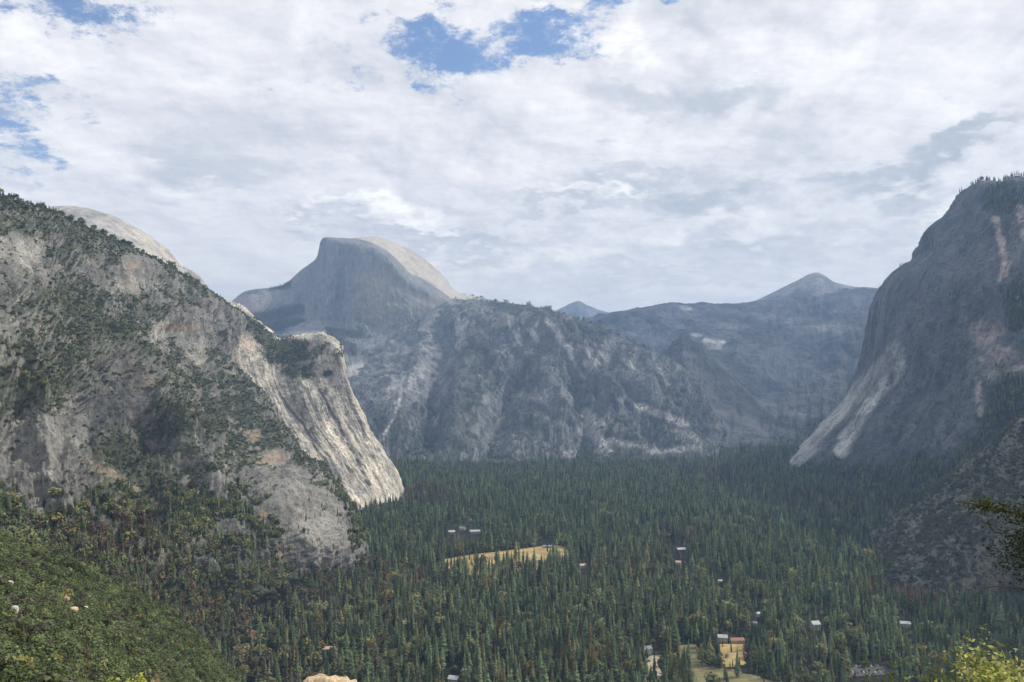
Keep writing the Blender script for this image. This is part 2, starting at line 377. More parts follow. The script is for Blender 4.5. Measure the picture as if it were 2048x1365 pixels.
LEFT = mass('mountain', [
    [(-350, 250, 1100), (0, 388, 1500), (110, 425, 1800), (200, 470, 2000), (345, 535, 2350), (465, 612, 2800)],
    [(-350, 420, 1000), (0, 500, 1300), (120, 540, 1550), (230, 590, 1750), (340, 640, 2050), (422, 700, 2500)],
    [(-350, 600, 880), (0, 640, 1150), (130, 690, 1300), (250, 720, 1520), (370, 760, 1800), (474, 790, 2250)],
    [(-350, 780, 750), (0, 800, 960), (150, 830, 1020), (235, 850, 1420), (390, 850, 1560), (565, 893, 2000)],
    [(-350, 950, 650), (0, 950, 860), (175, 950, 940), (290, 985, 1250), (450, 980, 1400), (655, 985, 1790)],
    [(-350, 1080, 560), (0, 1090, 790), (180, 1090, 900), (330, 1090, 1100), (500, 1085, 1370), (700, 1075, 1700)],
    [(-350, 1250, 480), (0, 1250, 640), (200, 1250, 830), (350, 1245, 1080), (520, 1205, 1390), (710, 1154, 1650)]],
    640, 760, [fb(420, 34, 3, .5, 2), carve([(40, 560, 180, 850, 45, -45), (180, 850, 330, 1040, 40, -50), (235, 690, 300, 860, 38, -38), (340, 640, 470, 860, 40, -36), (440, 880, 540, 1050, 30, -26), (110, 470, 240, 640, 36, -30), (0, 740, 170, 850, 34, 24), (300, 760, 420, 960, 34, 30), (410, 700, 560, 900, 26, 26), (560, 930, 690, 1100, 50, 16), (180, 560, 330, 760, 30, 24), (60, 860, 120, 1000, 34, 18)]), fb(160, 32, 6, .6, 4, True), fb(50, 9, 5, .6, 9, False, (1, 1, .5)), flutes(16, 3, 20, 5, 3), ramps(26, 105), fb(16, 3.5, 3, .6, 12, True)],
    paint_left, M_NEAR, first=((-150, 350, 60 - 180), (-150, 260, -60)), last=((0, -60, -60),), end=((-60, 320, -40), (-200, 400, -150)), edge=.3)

# --- royal arches wall
def paint_arch(M):
    P = M.P; n = len(P); px, py = warp(M, 110, 7)
    q = np.stack([M.uv[:, 1] * 46, M.uv[:, 0] * 4.5, M.uv[:, 0] * 0], 1) + .5 * np.stack([perlin(P / 170.), perlin(P / 170. + 5), 0 * px], 1)
    st = fbm(q, 1, 5, .6, 2); st2 = fbm(q * (2.6, 1.2, 1), 1, 4, .6, 31); f2 = fbm(P, 80, 5, .6, 8); f3 = fbm(P, 26, 4, .6, 2)
    c = np.tile(np.array((.50, .465, .40), dtype=np.float32), (n, 1)); f1 = fbm(P, 240, 4, .6, 18)
    c = mixc(c, (.80, .73, .58), sm(st + .8 * f1, .0, .5) * .9); c = mixc(c, (.43, .34, .26), sm(f2 + .3 * st2 + blob(px, py, 470, 700, 60, 70) * .4 + blob(px, py, 700, 900, 60, 90) * .3, .1, .6) * .55)
    c = mixc(c, (.10, .105, .11), sm(-st2 - .5 * st - .7 * f2, .2, .6) * .85); c = mixc(c, (.17, .17, .155), sm(-f3 - .7 * f1, .05, .45) * .75)
    for x0, y0, x1, y1, w, k_ in ((500, 820, 600, 930, 6, .9), (560, 790, 680, 960, 4, .8), (640, 780, 740, 970, 5, .9), (600, 760, 640, 840, 5, .8), (690, 760, 730, 880, 6, .7), (545, 845, 590, 880, 5, .9), (690, 840, 770, 990, 3, .7)):
        c = mixc(c, (.06, .065, .065), seg(px, py, x0, y0, x1, y1, w) * k_ * sm(f3, -.5, .1))
    veg = np.maximum.reduce([blob(px, py, 575, 705, 75, 40), seg(px, py, 470, 628, 560, 700, 24), seg(px, py, 540, 690, 680, 702, 26) * .75, blob(px, py, 600, 740, 50, 30) * .9, seg(px, py, 440, 700, 600, 900, 12) * .25, blob(px, py, 655, 735, 22, 22) * .5,
                             sm(py + .25 * (px - 700) + 12 * f2, 1012, 1040)])
    veg = sm(veg + .55 * f2 + .5 * f3, .5, .95)
    grey = np.maximum(blob(px, py, 650, 715, 60, 50), seg(px, py, 455, 610, 560, 690, 14)); c = mixc(c, (.22, .2, .17), grey * .65 * sm(f3, -.3, .4))
    c = mixc(c, (.05, .05, .05), blob(px, py, 655, 748, 14, 8))
    c = mixc(c, GREEN, veg * .92); return c, veg
ARCH = mass('cliff', [
    [(370, 600, 3300), (468, 620, 3200), (510, 655, 3150), (555, 690, 3080), (605, 686, 3020), (650, 680, 2980), (683, 704, 2950)],
    [(380, 680, 3000), (440, 690, 2950), (500, 725, 2930), (560, 755, 2900), (620, 762, 2890), (665, 765, 2880), (696, 770, 2890)],
    [(400, 760, 2850), (470, 790, 2800), (540, 830, 2780), (600, 850, 2770), (650, 850, 2770), (700, 852, 2790), (731, 848, 2840)],
    [(470, 860, 2700), (540, 890, 2660), (600, 920, 2650), (660, 930, 2660), (705, 928, 2690), (745, 926, 2740), (774, 922, 2830)],
    [(560, 960, 2550), (620, 980, 2500), (670, 1000, 2500), (715, 1010, 2530), (750, 1003, 2590), (780, 988, 2690), (805, 986, 2840)],
    [(640, 1080, 2250), (690, 1070, 2280), (730, 1060, 2340), (755, 1045, 2400), (770, 1035, 2460), (790, 1022, 2540), (808, 1006, 2700)]],
    460, 560, [fb(300, 22, 3, .5, 5), flutes(26, 2.6, 3, 4, 12), flutes(6, 1.4, 10, 2, 7), fb(150, 15, 6, .64, 4, True), fb(22, 2.2, 3, .6, 3)],
    paint_arch, M_MID, first=((-60, 250, 30), (-100, 300, -160)), last=((0, -60, -60),), end=((-60, 260, -20), (-250, 400, -100)), edge=.3)

# --- north dome
def paint_ndome(M):
    P = M.P; n = len(P); f = fbm(P * (1, 1, .25), 120, 5, .6, 4); g = fbm(P, 240, 4, .5, 9)
    c = np.tile(np.array((.40, .38, .34), dtype=np.float32), (n, 1)); c = mixc(c, (.56, .5, .41), sm(f, 0, .5) * .7 + sm(M.px, 240, 300) * .5)  # right flank painted paler cream for the light from that side
    c = mixc(c, (.22, .22, .21), sm(-f, .1, .5) * .6); c = mixc(c, (.17, .17, .13), (seg(M.px, M.py, 95, 428, 210, 432, 6) * .5))
    return c, sm(-g, .3, .6) * .2
NDOME = mass('dome', [
    [(30, 440, 4750), (100, 414, 4700), (155, 413, 4650), (212, 428, 4620), (262, 455, 4600), (303, 484, 4600), (338, 525, 4650)],
    [(30, 470, 4450), (95, 440, 4400), (145, 436, 4350), (198, 452, 4300), (245, 478, 4280), (288, 508, 4320), (330, 545, 4480)],
    [(30, 540, 4250), (95, 520, 4180), (145, 510, 4100), (198, 520, 4060), (245, 540, 4060), (288, 565, 4120), (330, 600, 4300)],
    [(30, 640, 4000), (95, 640, 3900), (145, 640, 3850), (198, 640, 3800), (245, 650, 3800), (288, 670, 3850), (330, 700, 3950)]],
    120, 160, [fb(300, 8, 4, .5, 5), flutes(14, 2, 7, 4, 2), fb(70, 3, 4, .6, 5)], paint_ndome, M_MID,
    first=((0, 250, -20), (0, 500, -260)), end=((0, 300, -30), (-100, 500, -200)), edge=.6)

# --- half dome
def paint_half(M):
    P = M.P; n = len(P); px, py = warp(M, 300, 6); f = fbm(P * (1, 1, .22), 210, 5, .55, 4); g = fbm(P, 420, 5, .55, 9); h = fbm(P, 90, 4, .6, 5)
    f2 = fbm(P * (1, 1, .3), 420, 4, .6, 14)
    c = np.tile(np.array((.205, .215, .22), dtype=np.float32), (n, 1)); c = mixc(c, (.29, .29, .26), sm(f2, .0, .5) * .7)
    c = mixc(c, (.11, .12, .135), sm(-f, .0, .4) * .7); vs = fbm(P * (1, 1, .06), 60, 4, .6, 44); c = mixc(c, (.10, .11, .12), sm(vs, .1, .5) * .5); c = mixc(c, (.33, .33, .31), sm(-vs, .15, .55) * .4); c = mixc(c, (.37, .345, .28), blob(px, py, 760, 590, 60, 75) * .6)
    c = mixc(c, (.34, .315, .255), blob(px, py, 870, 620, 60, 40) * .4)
    lit_shoulder = poly_mask(M.px, M.py + 0 * py, [(690, 470), (745, 486), (775, 502), (800, 525), (822, 548), (850, 560), (880, 582), (915, 605), (960, 600), (930, 560), (800, 440)])  # sunlit strip beside the face, its light painted in as paler warm rock
    c = mixc(c, (.50, .455, .39), lit_shoulder * .9); c = mixc(c, (.3, .27, .23), lit_shoulder * sm(-f - .4 * h, .0, .4) * .5)
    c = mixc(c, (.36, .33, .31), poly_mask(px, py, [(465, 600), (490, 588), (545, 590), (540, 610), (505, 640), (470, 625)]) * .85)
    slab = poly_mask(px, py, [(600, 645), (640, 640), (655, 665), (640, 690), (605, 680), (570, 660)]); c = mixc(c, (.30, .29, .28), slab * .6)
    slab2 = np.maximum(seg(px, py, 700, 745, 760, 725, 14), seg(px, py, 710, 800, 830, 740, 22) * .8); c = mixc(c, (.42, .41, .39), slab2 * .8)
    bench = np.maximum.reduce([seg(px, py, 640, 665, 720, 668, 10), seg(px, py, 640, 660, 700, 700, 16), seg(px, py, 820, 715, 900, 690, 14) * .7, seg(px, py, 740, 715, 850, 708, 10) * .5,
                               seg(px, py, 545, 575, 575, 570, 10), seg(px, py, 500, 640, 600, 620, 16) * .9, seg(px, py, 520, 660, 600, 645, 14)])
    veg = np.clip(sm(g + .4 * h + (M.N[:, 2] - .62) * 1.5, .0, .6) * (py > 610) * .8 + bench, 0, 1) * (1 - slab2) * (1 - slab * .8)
    veg = veg * (1 - lit_shoulder) * np.where((py < 655) & (px > 610) & (px < 900), .05, 1)
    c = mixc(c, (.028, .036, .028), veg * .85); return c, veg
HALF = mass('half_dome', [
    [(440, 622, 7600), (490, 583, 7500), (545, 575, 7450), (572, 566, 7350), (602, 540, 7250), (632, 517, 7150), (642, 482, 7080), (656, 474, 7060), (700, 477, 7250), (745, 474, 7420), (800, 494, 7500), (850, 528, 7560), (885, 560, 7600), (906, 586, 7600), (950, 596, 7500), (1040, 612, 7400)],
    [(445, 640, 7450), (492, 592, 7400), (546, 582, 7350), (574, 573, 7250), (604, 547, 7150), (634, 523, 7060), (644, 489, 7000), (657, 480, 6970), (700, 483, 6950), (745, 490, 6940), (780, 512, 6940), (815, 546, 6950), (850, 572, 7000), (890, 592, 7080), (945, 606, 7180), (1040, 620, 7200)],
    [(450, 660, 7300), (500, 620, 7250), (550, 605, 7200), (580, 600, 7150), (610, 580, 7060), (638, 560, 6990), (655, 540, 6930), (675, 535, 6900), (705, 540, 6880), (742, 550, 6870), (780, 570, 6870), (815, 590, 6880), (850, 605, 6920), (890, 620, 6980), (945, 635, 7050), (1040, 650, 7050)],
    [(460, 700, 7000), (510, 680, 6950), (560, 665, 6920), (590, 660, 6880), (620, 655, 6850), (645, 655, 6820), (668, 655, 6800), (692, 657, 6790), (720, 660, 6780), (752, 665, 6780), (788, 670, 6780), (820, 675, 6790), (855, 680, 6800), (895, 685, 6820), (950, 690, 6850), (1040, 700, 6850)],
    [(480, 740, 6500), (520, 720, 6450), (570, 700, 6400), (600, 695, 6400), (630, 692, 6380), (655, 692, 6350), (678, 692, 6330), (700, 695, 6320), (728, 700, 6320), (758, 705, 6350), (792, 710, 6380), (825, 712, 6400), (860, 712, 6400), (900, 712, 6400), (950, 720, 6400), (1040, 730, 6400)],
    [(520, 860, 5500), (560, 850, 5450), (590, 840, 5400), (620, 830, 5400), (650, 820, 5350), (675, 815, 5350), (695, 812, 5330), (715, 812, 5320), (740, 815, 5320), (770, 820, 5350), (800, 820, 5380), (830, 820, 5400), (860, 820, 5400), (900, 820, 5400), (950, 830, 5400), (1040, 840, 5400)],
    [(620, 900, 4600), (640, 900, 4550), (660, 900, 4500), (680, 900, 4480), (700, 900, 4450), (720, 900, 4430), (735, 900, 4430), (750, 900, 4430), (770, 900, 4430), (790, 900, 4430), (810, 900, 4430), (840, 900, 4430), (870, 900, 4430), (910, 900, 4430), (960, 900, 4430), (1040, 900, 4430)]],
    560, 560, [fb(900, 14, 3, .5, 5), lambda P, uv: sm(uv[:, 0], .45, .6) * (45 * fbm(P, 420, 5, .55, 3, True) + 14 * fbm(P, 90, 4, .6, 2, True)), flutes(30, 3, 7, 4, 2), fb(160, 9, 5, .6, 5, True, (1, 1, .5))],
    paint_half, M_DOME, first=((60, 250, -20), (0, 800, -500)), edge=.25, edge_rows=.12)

# --- the long ridge right of the dome
def paint_center(M):
    P = M.P; n = len(P); px, py = warp(M, 160, 9); f = fbm(P * (1, 1, .5), 220, 5, .6, 4); g = fbm(P, 420, 5, .6, 9); h = fbm(P, 70, 5, .62, 5); k = fbm(P * (1, 1, .3), 60, 4, .62, 15)
    c = np.tile(np.array((.17, .175, .18), dtype=np.float32), (n, 1)); c = mixc(c, (.30, .29, .28), sm(f + .5 * k, .1, .7) * .8)
    c = mixc(c, (.085, .09, .10), sm(-k - .4 * f, .0, .45) * .7); c = mixc(c, (.27, .21, .18), sm(g - h, .3, .8) * .5)
    veg = sm(.08 + .7 * g + .6 * h + .35 * f + 1.1 * (M.N[:, 2] - .55), -.05, .45)
    pale = np.zeros(n)
    for x0, y0, x1, y1, w, s in ((915, 600, 1010, 640, 22, .45), (940, 650, 990, 700, 18, .35), (870, 620, 850, 690, 16, .4), (1010, 780, 1090, 800, 12, .35), (1200, 880, 1290, 895, 10, .5), (1350, 860, 1400, 880, 10, .5), (1100, 750, 1140, 800, 8, .5), (1095, 640, 1140, 700, 8, 1), (1140, 700, 1165, 755, 6, .8), (1060, 660, 1075, 680, 7, .8), (930, 640, 915, 700, 8, .8), (905, 600, 925, 690, 9, .7), (1180, 705, 1210, 715, 12, .6),
                                 (1160, 740, 1190, 725, 16, .5), (1170, 830, 1200, 850, 16, .8), (1175, 850, 1210, 900, 16, .8), (1280, 815, 1350, 840, 9, 1), (1330, 830, 1370, 850, 9, .9), (1240, 800, 1290, 820, 7, .6),
                                 (1130, 910, 1220, 905, 9, .8), (1300, 905, 1400, 895, 9, .7), (1040, 820, 1180, 870, 6, .3), (765, 880, 800, 800, 5, .9), (1250, 720, 1280, 760, 8, .5), (1310, 720, 1340, 770, 8, .5), (1140, 640, 1120, 620, 8, .4),
                                 (1000, 680, 1030, 730, 10, .4), (850, 740, 780, 790, 18, .5), (880, 760, 870, 850, 8, .3), (960, 740, 975, 800, 8, .35)):
        pale = np.maximum(pale, s * seg(px, py, x0, y0, x1, y1, w))
    pale *= sm(k + .5 * h, -.55, .05)
    dark = np.zeros(n)
    for x, y, rx, ry, s in ((1170, 660, 70, 32, 1), (1000, 650, 60, 30, .5), (960, 720, 60, 40, .35), (1200, 775, 60, 22, .5), (900, 830, 80, 60, .5), (860, 880, 120, 30, .8), (1280, 870, 60, 30, .2), (1400, 830, 40, 50, .4), (1100, 600, 90, 14, .5)):
        dark = np.maximum(dark, s * blob(px, py, x, y, rx, ry))
    slabz = np.maximum(blob(px, py, 810, 740, 150, 100), seg(px, py, 880, 610, 740, 720, 40)); veg = veg * (1 - .8 * slabz); c = mixc(c, (.22, .225, .225), slabz * .8); low = sm(py + 14 * h, 912, 930); veg = np.clip(np.maximum(veg + .7 * dark, low) * (1 - .85 * pale), 0, 1)
    c = mixc(c, (.48, .46, .44), pale * .95); c = mixc(c, (.045, .058, .045), veg * .8); return c, veg
CENTER = mass('ridge', [
    [(830, 636, 7000), (905, 602, 6700), (960, 606, 6400), (1020, 612, 6100), (1080, 620, 5900), (1130, 634, 5800), (1190, 654, 5650), (1250, 684, 5550), (1330, 712, 5450), (1385, 755, 5350), (1425, 810, 5250), (1455, 875, 5150)],
    [(780, 690, 6400), (865, 680, 6050), (930, 672, 5800), (1000, 675, 5600), (1060, 675, 5500), (1120, 690, 5350), (1172, 712, 5280), (1230, 742, 5180), (1300, 768, 5100), (1352, 795, 5050), (1402, 835, 5000), (1445, 885, 4950)],
    [(700, 760, 5700), (790, 765, 5350), (870, 765, 5300), (945, 765, 5100), (1030, 770, 5080), (1095, 780, 4900), (1160, 792, 4930), (1220, 812, 4830), (1290, 832, 4820), (1340, 848, 4790), (1390, 868, 4800), (1437, 897, 4850)],
    [(720, 850, 4700), (790, 850, 4560), (870, 855, 4590), (950, 860, 4460), (1030, 860, 4480), (1100, 865, 4390), (1160, 868, 4430), (1220, 875, 4380), (1290, 880, 4420), (1340, 885, 4430), (1390, 893, 4480), (1432, 905, 4550)],
    [(745, 925, 3900), (800, 930, 3800), (880, 930, 3780), (950, 928, 3800), (1030, 928, 3820), (1100, 925, 3850), (1160, 922, 3880), (1220, 920, 3920), (1290, 918, 3960), (1340, 918, 4000), (1390, 915, 4050), (1430, 914, 4200)]],
    620, 760, [fb(700, 50, 3, .5, 5), carve([(1060, 650, 980, 880, 40, -90), (1150, 720, 1175, 900, 36, -90), (1240, 740, 1310, 880, 30, -70), (900, 640, 850, 880, 36, -80), (1000, 640, 1140, 830, 30, 70), (1110, 640, 1240, 800, 28, 70), (950, 700, 900, 880, 26, 50), (1200, 800, 1380, 850, 22, 60), (1330, 760, 1400, 870, 26, -50)]), fb(300, 62, 6, .6, 3, True), flutes(22, 3, 34, 5, 2), fb(70, 12, 5, .6, 5, True), terraces(300, 22, 90, 4)],
    paint_center, M_FAR, first=((0, 300, -60), (0, 600, -400)), last=((0, -150, -60),), end=((60, 300, -60), (0, 500, -300)), edge=.12)

# --- far wall under the cone-shaped peak
def paint_far(M):
    P = M.P; n = len(P); px, py = warp(M, 300, 10); f = fbm(P, 500, 5, .6, 4); g = fbm(P * (1, 1, .5), 160, 5, .62, 9)
    c = np.tile(np.array((.10, .105, .11), dtype=np.float32), (n, 1)); c = mixc(c, (.22, .215, .21), sm(f + .8 * g, .25, .8) * .8)
    pale = np.maximum.reduce([seg(px, py, 1390, 672, 1440, 690, 11), seg(px, py, 1420, 690, 1445, 688, 8), blob(px, py, 1660, 655, 50, 14) * .5, blob(px, py, 1460, 655, 40, 10) * .4, blob(px, py, 1560, 640, 60, 10) * .4, blob(px, py, 1370, 616, 20, 5) * .5])
    veg = sm(.1 + f + .5 * g, -.1, .35) * (1 - pale); c = mixc(c, (.40, .39, .37), pale * sm(g, -.5, .2)); c = mixc(c, (.03, .037, .035), veg * .8); return c, veg
FARW = mass('far_wall', [
    [(1120, 665, 8500), (1220, 630, 8500), (1290, 619, 8500), (1345, 611, 8500), (1410, 611, 8500), (1480, 607, 8500), (1540, 598, 8600), (1590, 590, 8600), (1640, 586, 8600), (1700, 583, 8400), (1765, 584, 8200), (1900, 594, 8000)],
    [(1120, 710, 8000), (1220, 670, 7900), (1290, 665, 7800), (1345, 660, 7800), (1410, 655, 7700), (1480, 650, 7700), (1540, 645, 7700), (1590, 640, 7700), (1640, 635, 7700), (1700, 632, 7500), (1765, 630, 7300), (1900, 640, 7200)],
    [(1120, 780, 7300), (1220, 760, 7100), (1290, 750, 6900), (1345, 745, 6800), (1410, 740, 6700), (1480, 730, 6800), (1540, 720, 6900), (1590, 715, 6900), (1640, 710, 6800), (1700, 710, 6600), (1765, 710, 6500), (1900, 720, 6300)],
    [(1120, 850, 6300), (1220, 830, 6200), (1290, 825, 6100), (1345, 820, 6000), (1410, 815, 5900), (1480, 810, 6000), (1540, 800, 6150), (1590, 800, 6150), (1640, 795, 6050), (1700, 795, 5900), (1765, 800, 5700), (1900, 800, 5500)],
    [(1120, 885, 5100), (1220, 880, 5100), (1290, 878, 5100), (1345, 876, 5050), (1410, 874, 5000), (1480, 872, 5000), (1540, 870, 5050), (1590, 868, 5100), (1640, 866, 5100), (1700, 866, 5000), (1765, 868, 4900), (1900, 870, 4700)],
    [(1120, 905, 4600), (1220, 905, 4600), (1290, 905, 4600), (1345, 905, 4550), (1410, 905, 4500), (1480, 905, 4500), (1540, 905, 4500), (1590, 905, 4500), (1640, 905, 4500), (1700, 905, 4450), (1765, 905, 4400), (1900, 905, 4300)]],
    360, 460, [fb(900, 60, 4, .5, 5), fb(330, 40, 6, .55, 3, True), flutes(18, 3, 30, 5, 6), fb(90, 9, 4, .6, 5, True)], paint_far, M_FAR,
    first=((0, 400, -60), (0, 1200, -500)), edge=.15)
KNOLL = mass('spur', [
    [(1250, 800, 6000), (1300, 735, 6000), (1340, 694, 6000), (1366, 677, 6000), (1400, 692, 5950), (1430, 722, 5900), (1480, 768, 5850), (1530, 815, 5750), (1570, 860, 5600)],
    [(1250, 830, 5700), (1300, 790, 5700), (1340, 765, 5650), (1368, 755, 5600), (1400, 765, 5600), (1430, 785, 5600), (1480, 815, 5550), (1530, 845, 5500), (1570, 870, 5400)],
    [(1250, 880, 5000), (1300, 880, 5000), (1340, 880, 5000), (1368, 880, 5000), (1400, 880, 5000), (1430, 880, 5000), (1480, 880, 5000), (1530, 882, 4900), (1570, 885, 4800)]],
    180, 220, [fb(300, 24, 5, .55, 3, True), flutes(14, 2, 26, 5, 6), fb(80, 8, 4, .6, 5, True)], paint_far, M_FAR, first=((0, 200, -40), (0, 300, -200)), last=((0, -150, -80),), edge=.2)
def paint_peak(M):
    P = M.P; g = fbm(P * (1, 1, .5), 250, 5, .62, 9); c = np.tile(np.array((.22, .225, .23), dtype=np.float32), (len(P), 1)); c = mixc(c, (.09, .10, .10), sm(-g, -.1, .3) * .7); return c, g * 0
mass('cone_peak', [
    [(1440, 625, 9030), (1500, 606, 9030), (1548, 584, 9030), (1590, 563, 9030), (1633, 546, 9030), (1665, 564, 9030), (1700, 574, 9030), (1765, 579, 9030), (1860, 600, 9030)],
    [(1440, 640, 8686), (1500, 625, 8686), (1548, 604, 8643), (1595, 588, 8514), (1640, 580, 8428), (1680, 585, 8514), (1715, 590, 8600), (1765, 594, 8686), (1860, 610, 8686)],
    [(1440, 680, 8170), (1500, 680, 8170), (1548, 680, 8084), (1595, 670, 7998), (1640, 670, 7912), (1680, 670, 7998), (1715, 670, 8084), (1765, 670, 8170), (1860, 680, 8170)]],
    90, 160, [fb(500, 16, 5, .5, 3, True), fb(120, 8, 4, .6, 3)], paint_peak, M_FAR, first=((0, 500, -160), (0, 900, -600)), edge=.3)
mass('distant_peak', [
    [(1060, 640, 14000), (1110, 622, 14000), (1140, 608, 14000), (1157, 602, 14000), (1176, 612, 14000), (1205, 622, 14000), (1240, 634, 14000), (1300, 645, 14000)],
    [(1060, 650, 13700), (1110, 640, 13600), (1140, 626, 13500), (1157, 620, 13400), (1176, 625, 13400), (1205, 632, 13500), (1240, 640, 13500), (1300, 655, 13500)],
    [(1060, 690, 13000), (1110, 690, 13000), (1140, 690, 13000), (1157, 690, 13000), (1176, 690, 13000), (1205, 690, 13000), (1240, 690, 13000), (1300, 690, 13000)]],
    70, 130, [fb(500, 22, 5, .55, 3, True)], paint_peak, M_FAR, first=((0, 500, -160), (0, 900, -600)), edge=.5)

# --- the dark cliff on the right
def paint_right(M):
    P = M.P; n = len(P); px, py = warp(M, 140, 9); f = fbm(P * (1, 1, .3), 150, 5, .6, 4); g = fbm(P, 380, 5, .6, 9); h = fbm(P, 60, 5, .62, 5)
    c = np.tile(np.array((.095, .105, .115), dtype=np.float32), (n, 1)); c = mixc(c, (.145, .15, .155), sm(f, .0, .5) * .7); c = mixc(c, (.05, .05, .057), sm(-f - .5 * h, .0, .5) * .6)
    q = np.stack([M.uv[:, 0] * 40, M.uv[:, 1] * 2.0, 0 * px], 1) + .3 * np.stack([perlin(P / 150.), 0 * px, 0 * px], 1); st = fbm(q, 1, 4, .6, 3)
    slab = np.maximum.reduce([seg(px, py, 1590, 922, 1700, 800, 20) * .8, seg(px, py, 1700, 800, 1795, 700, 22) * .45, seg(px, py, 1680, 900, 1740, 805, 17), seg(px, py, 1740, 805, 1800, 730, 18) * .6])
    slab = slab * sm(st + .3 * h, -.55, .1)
    lit_rib = np.maximum.reduce([seg(px, py, 1990, 440, 2010, 520, 10), seg(px, py, 2015, 520, 2005, 560, 12), seg(px, py, 2040, 420, 2048, 470, 12) * .8, seg(px, py, 1975, 680, 2020, 720, 26) * .55, seg(px, py, 1950, 640, 1990, 760, 20) * .4,
                             seg(px, py, 1955, 760, 1962, 830, 8) * .7, blob(px, py, 2030, 740, 40, 24) * .6, blob(px, py, 1985, 660, 30, 30) * .4])  # sunlit parts of the cliff, painted in as pinkish rock
    lit_rib = np.clip(lit_rib * 1.25 * sm(h + .4 * f, -.35, .2), 0, 1); c = mixc(c, (.045, .05, .058), sm(-g - .3 * f, .0, .5) * .65); c = mixc(c, (.20, .20, .20), sm(g + .5 * f, .15, .6) * .5)
    veg = sm(g * .7 + .6 * h - .1 + .9 * sm(py - .0 * px, 860, 980) + .6 * blob(px, py, 2020, 800, 60, 80) + .5 * blob(px, py, 2010, 400, 60, 40) + .8 * blob(px, py, 2040, 610, 38, 70) + .35 * blob(px, py, 1960, 860, 80, 50), .05, .55) * (1 - slab) * (1 - lit_rib)
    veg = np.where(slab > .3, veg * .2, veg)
    c = mixc(c, (.50, .50, .48), slab * .95); c = mixc(c, (.40, .34, .31), lit_rib); c = mixc(c, (.022, .028, .024), veg * .85); return c, veg
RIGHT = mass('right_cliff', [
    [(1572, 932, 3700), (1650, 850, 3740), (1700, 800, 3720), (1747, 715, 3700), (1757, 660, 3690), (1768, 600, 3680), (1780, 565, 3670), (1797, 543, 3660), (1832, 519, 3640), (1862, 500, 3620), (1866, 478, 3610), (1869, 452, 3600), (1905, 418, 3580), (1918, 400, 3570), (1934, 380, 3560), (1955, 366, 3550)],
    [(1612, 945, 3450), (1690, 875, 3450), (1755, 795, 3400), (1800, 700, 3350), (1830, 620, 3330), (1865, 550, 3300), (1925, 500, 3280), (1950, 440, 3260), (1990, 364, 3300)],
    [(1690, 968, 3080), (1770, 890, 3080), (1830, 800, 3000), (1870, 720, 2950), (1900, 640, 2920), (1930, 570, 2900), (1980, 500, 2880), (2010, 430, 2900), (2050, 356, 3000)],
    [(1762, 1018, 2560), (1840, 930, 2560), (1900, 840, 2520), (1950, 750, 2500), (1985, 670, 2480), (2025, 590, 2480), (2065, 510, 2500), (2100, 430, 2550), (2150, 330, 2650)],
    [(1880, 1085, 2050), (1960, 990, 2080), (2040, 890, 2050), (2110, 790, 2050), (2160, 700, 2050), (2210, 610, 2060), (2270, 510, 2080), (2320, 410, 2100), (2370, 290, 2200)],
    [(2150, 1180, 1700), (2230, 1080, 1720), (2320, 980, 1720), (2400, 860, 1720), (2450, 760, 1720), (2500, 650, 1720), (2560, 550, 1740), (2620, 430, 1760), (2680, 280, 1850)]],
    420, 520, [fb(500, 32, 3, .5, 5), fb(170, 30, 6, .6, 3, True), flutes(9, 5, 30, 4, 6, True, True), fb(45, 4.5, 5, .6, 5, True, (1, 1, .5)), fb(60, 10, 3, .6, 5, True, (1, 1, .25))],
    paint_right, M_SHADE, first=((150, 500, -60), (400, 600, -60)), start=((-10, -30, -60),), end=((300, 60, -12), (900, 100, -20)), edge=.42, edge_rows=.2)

# --- scrubby hill in front of it
def paint_scrub(M):
    P = M.P; n = len(P); px, py = M.px, M.py; f = fbm(P, 60, 5, .62, 4); g = fbm(P, 16, 4, .6, 9); k = fbm(P * (1, 1, 2.5), 40, 4, .6, 19)
    c = np.tile(np.array((.17, .16, .13), dtype=np.float32), (n, 1)); c = mixc(c, (.30, .275, .22), sm(k, .1, .5) * .7); c = mixc(c, (.09, .085, .09), sm(-f, 0, .5) * .5)
    veg = sm(.22 + f * .8 + .6 * g + .2 * k, .02, .42); c = mixc(c, (.10, .10, .06), veg * .6); return c, np.clip(veg + .25, 0, 1)
SCRUB = mass('hillside', [
    [(1752, 1056, 2050), (1800, 1020, 1950), (1900, 950, 1850), (1980, 892, 1750), (2048, 835, 1650), (2200, 740, 1500), (2450, 620, 1300)],
    [(1758, 1090, 1930), (1830, 1070, 1780), (1920, 1030, 1680), (2000, 990, 1580), (2070, 950, 1500), (2220, 880, 1350), (2450, 800, 1150)],
    [(1765, 1130, 1780), (1840, 1125, 1660), (1925, 1110, 1580), (2000, 1090, 1500), (2075, 1070, 1400), (2230, 1040, 1250), (2450, 1000, 1050)],
    [(1785, 1178, 1560), (1850, 1188, 1530), (1925, 1193, 1510), (1995, 1200, 1490), (2070, 1210, 1450), (2230, 1240, 1340), (2450, 1280, 1200)]],
    340, 420, [fb(140, 9, 5, .55, 3, True), fb(40, 5, 5, .6, 5, True, (1, 1, 1.6)), flutes(12, 2, 8, 4, 6), fb(12, 1.8, 3, .6, 2, True)], paint_scrub, M_NEAR,
    first=((80, 160, -60), (100, 200, -150)), last=((-20, -60, -60),), start=((-30, 120, -80),), edge=.3)

